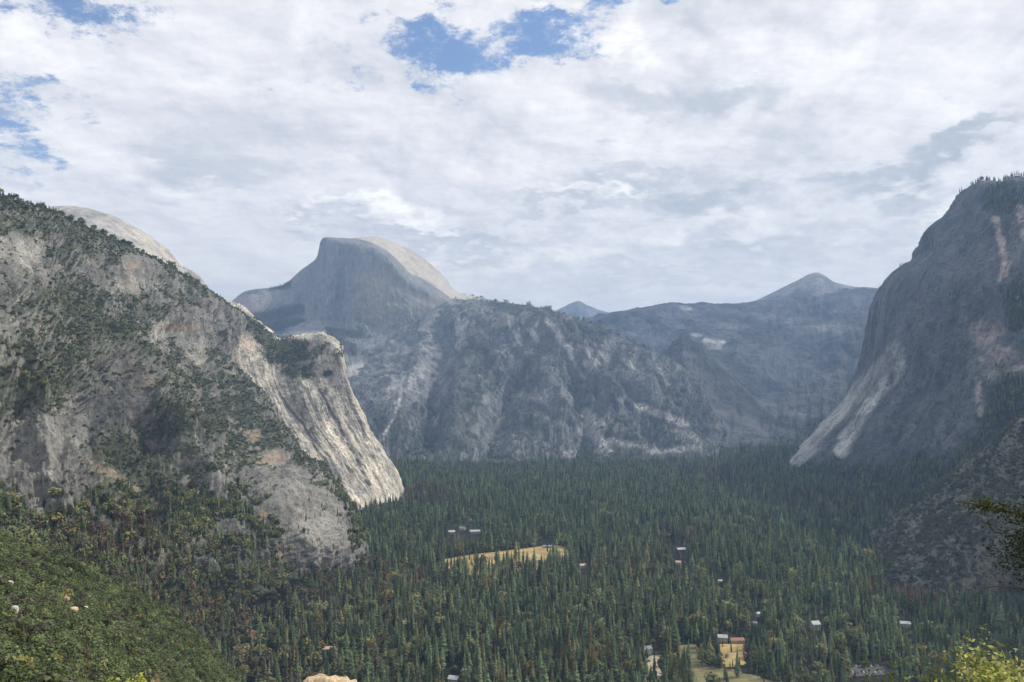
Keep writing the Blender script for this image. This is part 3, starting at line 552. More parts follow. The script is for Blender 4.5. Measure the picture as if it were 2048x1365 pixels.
# --- brushy slope at lower left, and the slope under the viewpoint
def paint_brush(M):
    P = M.P; n = len(P); f = fbm(P, 40, 5, .62, 4); g = fbm(P, 9, 4, .6, 9); px, py = M.px, M.py
    c = np.tile(np.array((.06, .065, .03), dtype=np.float32), (n, 1)); c = mixc(c, (.035, .042, .02), sm(f, -.3, .4) * .7); c = mixc(c, (.12, .11, .06), sm(g, .25, .6) * .5)
    bare = np.maximum(blob(px, py, 140, 1222, 34, 12), 0) * sm(g, -.4, .1); c = mixc(c, (.34, .2, .13), bare); return c, np.clip(.9 - .9 * bare, 0, 1)
BRUSH = mass('near_slope', [
    [(-500, 860, 500), (-250, 960, 510), (-100, 1035, 525), (0, 1076, 540), (120, 1114, 560), (230, 1188, 580), (330, 1268, 600), (430, 1350, 620), (560, 1450, 640)],
    [(-500, 1000, 400), (-250, 1060, 405), (-100, 1105, 415), (0, 1140, 425), (110, 1185, 440), (210, 1250, 455), (300, 1325, 470), (390, 1405, 490), (520, 1500, 510)],
    [(-500, 1150, 300), (-250, 1200, 300), (-100, 1235, 305), (0, 1270, 310), (100, 1320, 320), (190, 1380, 330), (270, 1450, 340), (350, 1520, 350), (480, 1620, 370)],
    [(-500, 1350, 190), (-250, 1400, 190), (-100, 1430, 195), (0, 1470, 200), (90, 1510, 205), (170, 1560, 210), (240, 1620, 220), (320, 1690, 225), (440, 1780, 240)]],
    300, 380, [fb(120, 16, 5, .5, 3), fb(36, 6, 4, .6, 3, True), fb(9, 1.2, 3, .6, 2)], paint_brush, M_NEAR, first=((30, 120, -90), (60, 150, -150)), last=((0, -60, -60),), edge=.5)

def gridsheet(name, xs, ys, zf, mat, colf, smooth=True):
    X, Y = np.meshgrid(xs, ys, indexing='ij'); P = np.stack([X.ravel(), Y.ravel(), 0 * X.ravel()], 1); P[:, 2] = zf(P[:, 0], P[:, 1])
    n, m = X.shape; idx = np.arange(n * m).reshape(n, m); F = np.stack([idx[:-1, :-1], idx[1:, :-1], idx[1:, 1:], idx[:-1, 1:]], -1).reshape(-1, 4)
    return structure(mesh_obj(name, P, F, mat, colors=colf(P)))
def floor_z(x, y):
    x = np.asarray(x, float); y = np.asarray(y, float); p = np.stack([x, y, 0 * x], -1).reshape(-1, 3)
    return (2.2 * fbm(p, 300, 2, .5, 3)).reshape(x.shape)
def soil(P):
    f = fbm(P, 60, 5, .6, 3); c = np.tile(np.array((.022, .024, .015), dtype=np.float32), (len(P), 1)); return mixc(c, (.05, .042, .028), sm(f, .05, .5) * .8)
xs = np.unique(np.concatenate([np.linspace(-8800, -2600, 12), np.linspace(-2600, 2600, 261), np.linspace(2600, 8800, 12)]))
ys = np.unique(np.concatenate([np.linspace(-900, 700, 20), np.linspace(700, 4800, 206), np.linspace(4800, 15500, 20)]))
gridsheet('valley_floor', xs, ys, floor_z, rock_material('forest_soil', 25, 5, .5, (1, 1, 1)), soil)
def ledge_z(x, y):
    x = np.asarray(x, float); y = np.asarray(y, float); p = np.stack([x, y, 0 * x], -1).reshape(-1, 3)
    b = CAMZ - 1.62 - .355 * np.maximum(y, 0) + .1 * np.minimum(y, 0) - .55 * np.maximum(y - 75, 0) * sm(y, 75, 160) - .18 * np.maximum(-x - 14, 0) * 0
    b = b - .10 * np.clip(y, 0, 3) * 1.0
    return np.maximum(b + (.22 * fbm(p, 5, 4, .55, 2) * np.clip(np.hypot(x, y) / 6, 0, 1)).reshape(x.shape), -50)
gridsheet('ledge_ground', np.unique(np.concatenate([np.linspace(-160, 160, 130), np.linspace(-14, 14, 90)])), np.unique(np.concatenate([np.linspace(-30, 20, 90), np.linspace(20, 700, 150)])), ledge_z, rock_material('trail_soil', 3, .6, .08, (1, 1, 1)),
          lambda P: mixc(np.tile(np.array((.15, .13, .09), dtype=np.float32), (len(P), 1)), (.05, .06, .03), sm(fbm(P, 6, 4, .6, 3), -.1, .3)))
# ------------------------------------------------------------------ tree shapes (unit height)
def conifer_mesh(name, seed, whorls, blades, rad, gap=.12, full=.5):
    r = random.Random(seed); V = []; F = []
    def quad(a, b, c, d):
        k = len(V); V.extend([a, b, c, d]); F.append((k, k + 1, k + 2, k + 3))
    base = r.uniform(.06, .16)
    lean = (r.uniform(-.02, .02), r.uniform(-.02, .02))
    for w in range(whorls):
        t = w / (whorls - 1); z = base + (1 - base) * t ** .95
        prof = (1 - t) ** .8 * (.55 + .45 * min(1, t / .18)) * rad + .008
        for b in range(blades):
            if r.random() < gap: continue
            a = (b + r.random()) / blades * 6.283 + w * 1.7; L = prof * r.uniform(.6, 1.2); dr = L * r.uniform(.25, .7)
            wd = L * full * r.uniform(.7, 1.3) + .004; ca, sa = math.cos(a), math.sin(a); z0 = z + r.uniform(-.012, .012)
            ox, oy = lean[0] * z, lean[1] * z; m = .55
            quad((ox, oy, z0 + .018), (ox + ca * L * m - sa * wd, oy + sa * L * m + ca * wd, z0 - dr * .55), (ox + ca * L, oy + sa * L, z0 - dr), (ox + ca * L * m + sa * wd, oy + sa * L * m - ca * wd, z0 - dr * .55))
    k = 6; zs = [(base * .9, .34), (.45, .28), (.8, .12), (1.0, .0)]
    for (z0, r0), (z1, r1) in zip(zs[:-1], zs[1:]):
        for b in range(k):
            a, c = b / k * 6.283, (b + 1) / k * 6.283
            quad((math.cos(a) * r0 * rad, math.sin(a) * r0 * rad, z0), (math.cos(c) * r0 * rad, math.sin(c) * r0 * rad, z0), (math.cos(c) * r1 * rad, math.sin(c) * r1 * rad, z1), (math.cos(a) * r1 * rad, math.sin(a) * r1 * rad, z1))
    return V, F
def broad_mesh(name, seed, n, rx=.42, zc=.6, rz=.42, leaf=.10):
    r = random.Random(seed); V = []; F = []
    lumps = [(r.uniform(-.5, .5) * rx, r.uniform(-.5, .5) * rx, zc + r.uniform(-.4, .55) * rz, r.uniform(.45, .75)) for _ in range(7)] + [(0, 0, zc, .8)]
    for i in range(n):
        lx, ly, lz, ls = lumps[i % len(lumps)]
        d = Vector((r.gauss(0, 1), r.gauss(0, 1), r.gauss(0, 1))).normalized(); q = r.uniform(.72, 1.05) * ls
        c = Vector((lx + d.x * q * rx, ly + d.y * q * rx, lz + d.z * q * rz))
        nrm = (d + Vector((r.gauss(0, .5), r.gauss(0, .5), r.gauss(0, .5) + .3))).normalized()
        a = nrm.orthogonal().normalized(); b = nrm.cross(a); s = leaf * r.uniform(.6, 1.4); k = len(V)
        V.extend([tuple(c + a * s), tuple(c + b * s), tuple(c - a * s), tuple(c - b * s * .8)]); F.append((k, k + 1, k + 2, k + 3))
    return V, F
def trunk_mesh(top, r0, limbs=0, seed=0):
    r = random.Random(seed); V = []; F = []
    def tube(p, q, a, b, k=6):
        p, q = Vector(p), Vector(q); d = (q - p).normalized(); u = d.orthogonal().normalized(); v = d.cross(u); s = len(V)
        for c, rr in ((p, a), ((p + q) / 2 + u * a * .3, (a + b) / 2), (q, b)):
            for i in range(k):
                t = i / k * 6.283; V.append(tuple(c + (u * math.cos(t) + v * math.sin(t)) * rr))
        for j in range(2):
            for i in range(k): F.append((s + j * k + i, s + j * k + (i + 1) % k, s + (j + 1) * k + (i + 1) % k, s + (j + 1) * k + i))
    tube((0, 0, -.02), (0, 0, top), r0, r0 * .35)
    for i in range(limbs):
        a = r.random() * 6.283; z = r.uniform(.25, .6) * top; L = r.uniform(.15, .3)
        tube((0, 0, z), (math.cos(a) * L, math.sin(a) * L, z + L * 1.1), r0 * .5, r0 * .15, 5)
    return V, F

MF_I = foliage('conifer_needles', 'instancer', .45, 4.0, .15); MB_I = foliage('oak_leaves', 'instancer', .4, 3.0, .25)
MF_O = foliage('pine_needles', 'object', .45, 4.0, .15); M_BARK = plain('bark', (.085, .06, .045), .95, .3, 8)

# height of the land, sampled on a 12 m raster, so that valley trees stand only where the floor is open
CELL = 12.0; HX0, HY0, HNX, HNY = -3600, 0, 600, 800
HM = np.full((HNX, HNY), -60.0)
for M in (LEFT, ARCH, CENTER, RIGHT, SCRUB, BRUSH, FARW, KNOLL):
    ix = ((M.P[:, 0] - HX0) / CELL).astype(int); iy = ((M.P[:, 1] - HY0) / CELL).astype(int)
    ok = (ix >= 0) & (ix < HNX) & (iy >= 0) & (iy < HNY); np.maximum.at(HM, (ix[ok], iy[ok]), M.P[ok, 2])
def land(x, y):
    ix = np.clip(((x - HX0) / CELL).astype(int), 0, HNX - 1); iy = np.clip(((y - HY0) / CELL).astype(int), 0, HNY - 1); return HM[ix, iy]

# openings in the forest: outlines on the ground, traced with the photo's survey, kept as world polygons
def world_poly(pts): return [onfloor(*p) for p in pts]
MEADOWS = {
 'meadow': world_poly([(885, 1120), (950, 1109), (1040, 1099), (1100, 1091), (1128, 1093), (1142, 1112), (1138, 1134), (1050, 1142), (960, 1152), (905, 1148)]),
 'clearing': world_poly([(1376, 1326), (1430, 1334), (1474, 1342), (1520, 1356), (1600, 1385), (1600, 1440), (1400, 1440), (1392, 1380)]),
 'glade': world_poly([(1438, 1290), (1486, 1290), (1488, 1330), (1452, 1334)]),
 'camp_ground': world_poly([(1350, 1292), (1408, 1290), (1410, 1330), (1356, 1330)]),
 'dirt_lot': world_poly([(1296, 1312), (1318, 1312), (1318, 1380), (1300, 1372)])}
BUILT = [onfloor(*p) for p in ((1630, 1262), (908, 1368), (903, 1068), (925, 1062), (950, 1067), (1516, 1234), (1509, 1252), (1445, 1284), (1474, 1286), (1292, 1308), (1362, 1106), (1357, 1130), (1096, 1096), (1165, 1136), (1810, 1252), (1441, 1168), (655, 1304), (1715, 1345), (1740, 1345), (1765, 1345))]
GAPS = [world_poly(p) for p in ([(1290, 1285), (1330, 1285), (1332, 1372), (1296, 1372)], [(1432, 1262), (1496, 1262), (1500, 1345), (1440, 1345)], [(1605, 1210), (1655, 1210), (1660, 1310), (1600, 1310)],
        [(885, 1335), (925, 1335), (930, 1425), (885, 1425)], [(895, 1048), (965, 1048), (968, 1096), (892, 1096)], [(1500, 1205), (1532, 1205), (1530, 1285), (1502, 1285)], [(1700, 1325), (1780, 1325), (1790, 1420), (1690, 1420)],
        [(1338, 1088), (1378, 1088), (1376, 1165), (1342, 1165)], [(1150, 1118), (1180, 1118), (1180, 1168), (1152, 1168)], [(1795, 1228), (1828, 1228), (1830, 1310), (1796, 1310)],
        [(1080, 1080), (1110, 1080), (1110, 1100), (1080, 1100)], [(1430, 1148), (1452, 1148), (1452, 1210), (1430, 1210)], [(642, 1280), (668, 1280), (668, 1350), (642, 1350)])]

# the trees: x, y, z, height, width factor, kind (0 conifer, 1 broadleaf), tint
TX = []
def add_trees(x, y, z, h, wf, kind, tint): TX.append(np.column_stack([x, y, z, h, wf, kind, tint]))
def tints(px, py, n, kind):
    r = rng; c = np.where(kind[:, None] == 0, np.array([[.112, .150, .074]]), np.array([[.15, .165, .075]])) * (1 + .42 * r.normal(size=(n, 1))).clip(.4, 2.1)
    g = r.random(n); c[g < .10] *= (1.35, 1.12, .9); c[g > .93] *= (1.9, 1.45, 1.25)
    leftzone = sm(900 - px, 0, 300) * sm(py, 1020, 1120); d = r.random(n) < leftzone * .22
    c[d] = np.array([.14, .128, .088]) * (1 + .3 * r.normal(size=(d.sum(), 1))).clip(.5, 1.6)
    for x, y, rx, ry, p, q in ((772, 1185, 16, 50, .4, (.19, .13, .075)), (826, 1165, 24, 22, .6, (.22, .15, .09)), (970, 1180, 16, 18, .5, (.18, .15, .05)), (345, 1200, 70, 60, .25, (.16, .115, .07)),
                               (485, 1290, 18, 60, .6, (.20, .15, .09)), (410, 1270, 30, 60, .4, (.15, .12, .06)), (850, 1000, 50, 18, .6, (.11, .08, .06)), (1700, 1010, 120, 25, .35, (.10, .07, .05)), (1840, 1195, 50, 26, .6, (.20, .12, .06)),
                               (1740, 1190, 24, 18, .4, (.16, .13, .05)), (1180, 1330, 60, 40, .3, (.14, .11, .04)), (1350, 1100, 50, 40, .35, (.13, .09, .06)), (1270, 1130, 60, 30, .2, (.13, .10, .065)), (640, 1190, 90, 40, .2, (.10, .08, .055)),
                               (1090, 1140, 180, 60, .06, (.15, .11, .06)), (250, 1085, 80, 50, .4, (.13, .095, .065)), (580, 1260, 200, 90, .04, (.18, .12, .05)), (1440, 960, 60, 20, .4, (.12, .08, .06)), (1100, 1330, 500, 60, .05, (.17, .12, .05))):
        k = (np.hypot((px - x) / rx, (py - y) / ry) < 1.1) & (r.random(n) < p); c[k] = np.array(q) * (1 + .25 * r.normal(size=(k.sum(), 1))).clip(.5, 1.6)
    return c.clip(.008, .3)

def floor_forest():
    out = []
    for d0, d1, sp in ((900, 1500, 10.5), (1500, 2300, 11.5), (2300, 3400, 13.0), (3400, 4700, 15.5)):
        X, Y = np.meshgrid(np.arange(-.75 * d1, .75 * d1, sp), np.arange(d0, d1, sp)); out.append(np.stack([X.ravel(), Y.ravel()], 1) + rng.uniform(-.48, .48, (X.size, 2)) * sp)
    q = np.concatenate(out); x, y = q[:, 0], q[:, 1]; z = floor_z(x, y)
    px, py = project(np.column_stack([x, y, z])); p3 = np.column_stack([x, y, 0 * x])
    dens = fbm(p3, 150, 4, .6, 5); hgt = fbm(p3, 320, 3, .6, 25)
    keep = (px > -160) & (px < 2210) & (py < 1560) & (land(x, y) < z + 1.5) & (rng.random(len(x)) < .93 - .35 * sm(-dens, .2, .6))
    short = np.zeros(len(x), bool)
    for k, poly in MEADOWS.items(): keep &= ~(poly_mask(x, y, poly) & (rng.random(len(x)) > np.where(poly_mask(x, y, MEADOWS['meadow']) & (py > 1126 + 7 * np.sin(px / 14)), .50, np.where(py > 1250, .07, .012))))
    for poly in GAPS: short |= poly_mask(x, y, poly)
    keep &= ~(short & (rng.random(len(x)) < .12))
    for bx, by in BUILT: keep &= np.hypot(x - bx, (y - by) * .8) > 12
    x, y, z, px, py, hgt, short, dens = (a[keep] for a in (x, y, z, px, py, hgt, short, dens)); n = len(x)
    h = (28 + 12 * hgt + 9 * rng.normal(size=n)).clip(9, 54); h = np.where(short, h * .46, h)
    bl = .15 + .30 * sm(980 - px, 0, 450) * sm(py, 1050, 1180) + .30 * sm(dens, .1, .4) * sm(py, 1150, 1300); kind = (rng.random(n) < bl).astype(int)
    h = np.where(kind == 1, h * .58, h)
    wf = np.where(kind == 0, rng.uniform(.75, 1.25, n) * np.where(rng.random(n) < .35, 1.35, 1.0), rng.uniform(.85, 1.3, n))
    add_trees(x, y, z - .3, h, wf, kind, tints(px, py, n, kind))
floor_forest()
def scatter(M, count, h0, h1, broad, power=1.0, where=None, wf=(.8, 1.3), vmax=1.0):
    v = M.veg.reshape(M.n, M.m)[:-1, :-1]; w = M.area * np.clip(v, 0, 1) ** power
    pxg = M.px.reshape(M.n, M.m)[:-1, :-1]; pyg = M.py.reshape(M.n, M.m)[:-1, :-1]
    w = w * ((pxg > -120) & (pxg < 2170) & (pyg < 1480))
    nz = M.N[:, 2].reshape(M.n, M.m)[:-1, :-1]; w = w * (.02 + sm(nz, -.1, .35))
    if where is not None: w = w * where(pxg, pyg)
    w[:, int(vmax * M.m):] = 0
    cw = np.cumsum(w.ravel()); idx = np.searchsorted(cw, rng.random(count) * cw[-1]); i, j = np.unravel_index(idx.clip(0, w.size - 1), w.shape)
    a, b = rng.random(count)[:, None], rng.random(count)[:, None]; G = M.G
    P = (G[i, j] * (1 - a) + G[i + 1, j] * a) * (1 - b) + (G[i, j + 1] * (1 - a) + G[i + 1, j + 1] * a) * b
    px, py = project(P); h = rng.uniform(h0, h1, count) * (.6 + .4 * v[i, j]); kind = (rng.random(count) < broad).astype(int)
    h = np.where(kind == 1, h * .65, h)
    add_trees(P[:, 0], P[:, 1], P[:, 2] - .05 * h, h, rng.uniform(*wf, count), kind, tints(px, py, count, kind))
scatter(LEFT, 6000, 5, 12, .5, 2.2, lambda x, y: (y < 1010) * 1.0)
scatter(LEFT, 9000, 12, 26, .45, .7, lambda x, y: sm(y, 960, 1060))
scatter(LEFT, 260, 7, 15, .3, .4, lambda x, y: 1.0 * (np.abs(y - np.interp(x, [-100, 0, 110, 200, 345, 465], [330, 388, 425, 470, 535, 612])) < 16))
scatter(ARCH, 2600, 8, 17, .5, 1.2); scatter(CENTER, 9000, 10, 20, .05, 2); scatter(RIGHT, 7000, 14, 26, .05, 1.5)
scatter(CENTER, 260, 10, 20, 0, .3, lambda x, y: 1.0 * (np.abs(y - np.interp(x, [905, 1020, 1130, 1250, 1385], [586, 601, 626, 684, 755])) < 9))
def skyline(M, xs_, h0, h1, broad=.2):
    P = []
    for x in xs_:
        k = np.where((np.abs(M.px - x) < 2.5) & (M.P[:, 2] > 60))[0]
        if len(k): P.append(M.P[k[np.argmin(M.py[k])]])
    P = np.array(P); n = len(P); px, py = project(P); kind = (rng.random(n) < broad).astype(int)
    add_trees(P[:, 0], P[:, 1], P[:, 2] - 1.0, rng.uniform(h0, h1, n), rng.uniform(1.0, 1.6, n), kind, tints(px, py, n, kind))
skyline(RIGHT, np.concatenate([rng.uniform(1930, 2150, 110), [1798, 1803, 1828, 1921, 1917]]), 9, 24, .06)
skyline(CENTER, rng.uniform(905, 1330, 120), 9, 24); skyline(LEFT, rng.uniform(-60, 465, 110), 5, 15, .4); skyline(SCRUB, rng.uniform(1780, 2080, 40), 4, 9, .7)
skyline(HALF, rng.uniform(925, 1000, 16), 12, 26); scatter(RIGHT, 16, 12, 20, 0, .2, lambda x, y: 1.0 * (x < 1860) * (y < 600))
scatter(HALF, 2500, 14, 26, 0, 1.5); scatter(FARW, 3000, 18, 30, 0, 1, lambda x, y: 1.0 * (y > 780)); scatter(SCRUB, 260, 8, 17, .3, 1); scatter(BRUSH, 900, 5, 11, .8, .3)
ALL = np.concatenate(TX)
TD = ALL[:, 1]; TPX, TPYB = project(ALL[:, :3]); TPX, TPYT = project(ALL[:, :3] + np.column_stack([0 * TD, 0 * TD, ALL[:, 3]]))
top_in = (TPYT < 1350) & (TPX > 8) & (TPX < 2040); size = np.where(top_in, np.minimum(TPYB, 1365) - TPYT, 0) * (1 + .2 * (ALL[:, 5] == 1))

# the trees that show largest become objects of their own
DG = bpy.context.evaluated_depsgraph_get()
def sees(p, slack=30):
    d = Vector(p) - cam.location; L = d.length; hit, loc, *_ = SC.ray_cast(DG, cam.location, d.normalized(), distance=L - slack); return not hit
pick = np.zeros(len(ALL), bool)
rust = (ALL[:, 6] > .11) & (ALL[:, 6] > ALL[:, 7] * 1.35)
KINDSEL = {}
for kname, sel, cap in (('conifer', (ALL[:, 5] == 0) & ~rust, 300), ('broadleaf_tree', (ALL[:, 5] == 1) & ~rust, 300), ('dead_tree', rust, 300)):
    got = []; cellhit = {}
    for i in np.argsort(-np.where(sel, size, 0))[:6000]:
        if len(got) >= cap or size[i] < (12 if kname != 'dead_tree' else 8): break
        q = (int(TPX[i] // 9), int(TPYT[i] // 11))                     # a tree whose tip another hides does not show
        if cellhit.get(q): continue
        if not sees((ALL[i, 0], ALL[i, 1], ALL[i, 2] + ALL[i, 3] * .9)): continue
        cellhit[q] = 1; got.append(i)
    KINDSEL[kname] = got; pick[got] = True

# everything else in the forest: one object per kind of tree
def mass_plants(name, rows, protos, mat):
    """one object: a point per plant, carrying its size, turn and tint, with a tree shape set on every point"""
    me = bpy.data.meshes.new(name); n = len(rows); me.vertices.add(n); me.vertices.foreach_set('co', rows[:, :3].astype(np.float32).ravel())
    s = np.column_stack([rows[:, 3] * rows[:, 4], rows[:, 3] * rows[:, 4], rows[:, 3]]).astype(np.float32)
    me.attributes.new('scl', 'FLOAT_VECTOR', 'POINT').data.foreach_set('vector', s.ravel())
    rt = np.zeros((n, 3), np.float32); rt[:, 2] = rng.uniform(0, 6.28, n); rt[:, 0] = rng.normal(0, .03, n)
    me.attributes.new('rot', 'FLOAT_VECTOR', 'POINT').data.foreach_set('vector', rt.ravel())
    me.attributes.new('variant', 'INT', 'POINT').data.foreach_set('value', rng.integers(0, len(protos), n).astype(np.int32))
    c = np.ones((n, 4), np.float32); c[:, :3] = rows[:, 6:9]; me.attributes.new('tint', 'FLOAT_COLOR', 'POINT').data.foreach_set('color', c.ravel())
    o = bpy.data.objects.new(name, me); COL.objects.link(o); stuff(o)
    ng = bpy.data.node_groups.new(name, 'GeometryNodeTree'); ng.interface.new_socket('Geometry', in_out='INPUT', socket_type='NodeSocketGeometry'); ng.interface.new_socket('Geometry', in_out='OUTPUT', socket_type='NodeSocketGeometry')
    N, L = ng.nodes, ng.links; gi = N.new('NodeGroupInput'); go = N.new('NodeGroupOutput'); ip = N.new('GeometryNodeInstanceOnPoints'); g2i = N.new('GeometryNodeGeometryToInstance')
    for (V, F) in reversed(protos):
        pm = bpy.data.meshes.new(name + '_shape'); pm.from_pydata(V, [], F); pm.materials.append(mat)
        po = bpy.data.objects.new(name + '_shape', pm); oi = N.new('GeometryNodeObjectInfo'); oi.inputs['Object'].default_value = po; oi.inputs['As Instance'].default_value = False
        L.new(oi.outputs['Geometry'], g2i.inputs[0])
    def na(nm, typ):
        a = N.new('GeometryNodeInputNamedAttribute'); a.data_type = typ; a.inputs[0].default_value = nm; return a.outputs[0]
    L.new(gi.outputs[0], ip.inputs['Points']); L.new(g2i.outputs[0], ip.inputs['Instance']); ip.inputs['Pick Instance'].default_value = True
    L.new(na('variant', 'INT'), ip.inputs['Instance Index']); L.new(na('scl', 'FLOAT_VECTOR'), ip.inputs['Scale'])
    er = N.new('FunctionNodeEulerToRotation'); L.new(na('rot', 'FLOAT_VECTOR'), er.inputs[0]); L.new(er.outputs[0], ip.inputs['Rotation']); L.new(ip.outputs[0], go.inputs[0])
    md = o.modifiers.new('plants', 'NODES'); md.node_group = ng; return o
CON = [conifer_mesh('c', 100 + i, 13 + i % 3, 7, (.12, .14, .165, .13, .19, .115)[i], .16) for i in range(6)]
BRO = [broad_mesh('b', 200 + i, 110) for i in range(5)]
rest = ~pick
mass_plants('conifer_forest', ALL[rest & (ALL[:, 5] == 0)], CON, MF_I)
mass_plants('oak_woodland', ALL[rest & (ALL[:, 5] == 1)], BRO, MB_I)
# brush: low scrub over the near slope, the scrubby hill and the ledges
TX = []; scatter(BRUSH, 15000, 2.5, 9.0, 1, .5, None, (.9, 1.6)); scatter(SCRUB, 12000, 5, 13, 1, 1.0, None, (.9, 1.7)); scatter(LEFT, 30000, 3, 7.5, 1, 2.0, lambda x, y: (y < 1100) * 1.0, (.9, 1.7))
BR = np.concatenate(TX); nb = len(BR); bpx, bpy_ = project(BR[:, :3])
isb = np.arange(nb) < 15000; k = 1 + .75 * fbm(BR[:, :3], 34, 3, .6, 4)[:, None] + .22 * rng.normal(size=(nb, 1))
iss = (np.arange(nb) >= 15000) & (np.arange(nb) < 27000)
BR[:, 6:9] = np.where(isb[:, None], np.array([[.140, .172, .074]]), np.where(iss[:, None], np.array([[.105, .118, .058]]), np.array([[.098, .108, .060]]))) * k.clip(.4, 1.9)
g = rng.random(nb); m_ = g < .09; BR[m_, 6:9] = np.array([.13, .12, .085]) * rng.uniform(.6, 1.2, (m_.sum(), 1))
mass_plants('brush', BR, [broad_mesh('s', 300 + i, 150, .6, .35, .42, .085) for i in range(4)], MB_I)
# ------------------------------------------------------------------ meadows and bare ground (sheets just above the floor)
def sheet(name, poly, mat, dz):
    x = [p[0] for p in poly]; y = [p[1] for p in poly]
    xs_, ys_ = np.arange(min(x) - 4, max(x) + 4, 4.0), np.arange(min(y) - 4, max(y) + 4, 4.0)
    X, Y = np.meshgrid(xs_, ys_, indexing='ij'); n, m = X.shape; p = np.column_stack([X.ravel(), Y.ravel(), 0 * X.ravel()])
    wob = (4 if name == 'meadow' else 11) * fbm(p, 24, 3, .6, 3); ins = poly_mask(X.ravel() + wob, Y.ravel() + wob, poly).reshape(n, m)
    idx = np.arange(n * m).reshape(n, m); ok = ins[:-1, :-1] | ins[1:, 1:]; F = np.stack([idx[:-1, :-1][ok], idx[1:, :-1][ok], idx[1:, 1:][ok], idx[:-1, 1:][ok]], -1)
    if not len(F): return
    used = np.unique(F); mp = -np.ones(n * m, int); mp[used] = np.arange(len(used)); p[:, 2] = floor_z(p[:, 0], p[:, 1]) + dz
    structure(mesh_obj(name, p[used], mp[F], mat))
M_GOLD = plain('dry_meadow_grass', (.40, .30, .13), .95, .55, .035); M_GRASS = plain('meadow_grass', (.19, .175, .085), .95, .6, .05)
M_DIRT = plain('pale_dirt', (.42, .35, .26), .95, .3, .08); M_ROAD = plain('asphalt', (.10, .10, .105), .9, .2, .3)
for nm, poly in MEADOWS.items():
    sheet(nm, poly, {'meadow': M_GOLD, 'clearing': M_GRASS, 'glade': M_GOLD, 'camp_ground': M_GRASS, 'dirt_lot': M_DIRT}[nm], .25)
sheet('parking_lot', world_poly([(1700, 1331), (1740, 1329), (1778, 1332), (1780, 1350), (1740, 1351), (1698, 1350)]), M_ROAD, .3)
def strip(name, pts, w, mat, dz):
    P = catmull(np.array([onfloor(*p) for p in pts]), 60); t = np.gradient(P, axis=0); t /= np.linalg.norm(t, axis=1)[:, None]; nrm = np.column_stack([-t[:, 1], t[:, 0]])
    A, B = P + nrm * w, P - nrm * w; V = np.concatenate([A, B]); V = np.column_stack([V, floor_z(V[:, 0], V[:, 1]) + dz]); n = len(P)
    F = np.array([(i, n + i, n + i + 1, i + 1) for i in range(n - 1)]); structure(mesh_obj(name, V, F, mat))

# ------------------------------------------------------------------ single trees
def far_from(px, py):
    lm = [(1010, 1125, 'golden meadow'), (1630, 1240, 'white building among the pines'), (908, 1350, 'small white building near the bottom edge'), (1440, 1345, 'grassy clearing near the bottom edge'),
          (675, 1100, 'pale rock apron'), (1900, 1130, 'scrubby right-hand hill'), (330, 1270, 'green slope at lower left'), (655, 1355, 'cream ledge at the bottom edge'), (1470, 1275, 'brown-roofed building'),
          (1740, 1340, 'parking lot'), (800, 1180, 'rusty dead trees'), (1990, 1300, 'sunlit foreground bush'), (270, 1350, 'yellow-green shrub at the bottom edge'), (250, 970, 'tan gully on the left mountain'), (60, 900, 'grey rock buttress on the left'), (1362, 1100, 'building beyond the meadow'), (400, 590, 'left mountain ridgeline')]
    d, x, y, n = min((math.hypot((px - x), (py - y) * 1.6), x, y, n) for x, y, n in lm)
    dx, dy = px - x, (py - y) * 1.4
    rel = ('right of' if dx > 0 else 'left of') if abs(dx) > abs(dy) else ('below' if dy > 0 else 'above')
    return ('just ' if d < 70 else 'well ' if d > 190 else '') + rel + ' the ' + n
def tint_word(c, kind):
    l = sum(c); warm = c[0] / max(c[1], 1e-4)
    if kind == 'dead_tree': return 'pale tan' if l > .42 else 'rusty brown' if l > .30 else 'dull brown'
    if warm > 1.02: return 'brownish'
    if warm > .80: return 'olive' if l < .27 else 'light olive'
    return 'very dark green' if l < .12 else 'dark green' if l < .18 else 'mid green' if l < .25 else 'light green'
ORD = ['leftmost', 'second from left', 'third from left', 'fourth from left', 'fifth from left', 'sixth from left', 'seventh from left', 'eighth from left', 'ninth from left', 'tenth from left', 'eleventh from left', 'twelfth from left', 'thirteenth from left', 'fourteenth from left', 'fifteenth from left', 'sixteenth from left', 'seventeenth from left', 'eighteenth from left', 'nineteenth from left', 'twentieth from left']
CON_HI = [mesh_obj('crown', *conifer_mesh('c', 500 + i, 20 + i % 3, 9, (.12, .14, .165, .13, .19, .115)[i], .16), MF_O, smooth=False).data for i in range(6)]
BRO_HI = [mesh_obj('crown', *broad_mesh('b', 600 + i, 260, leaf=.07), MF_O, smooth=False).data for i in range(5)]
DEAD_HI = [mesh_obj('crown', *conifer_mesh('d', 700 + i, 17, 7, (.09, .11, .13)[i], .42, .28), MF_O, smooth=False).data for i in range(3)]
TR_C = mesh_obj('trunk', *trunk_mesh(.93, .016), M_BARK).data; TR_B = mesh_obj('trunk', *trunk_mesh(.6, .03, 5), M_BARK).data
for o in [o for o in COL.objects if o.name.split('.')[0] in ('crown', 'trunk')]: bpy.data.objects.remove(o)
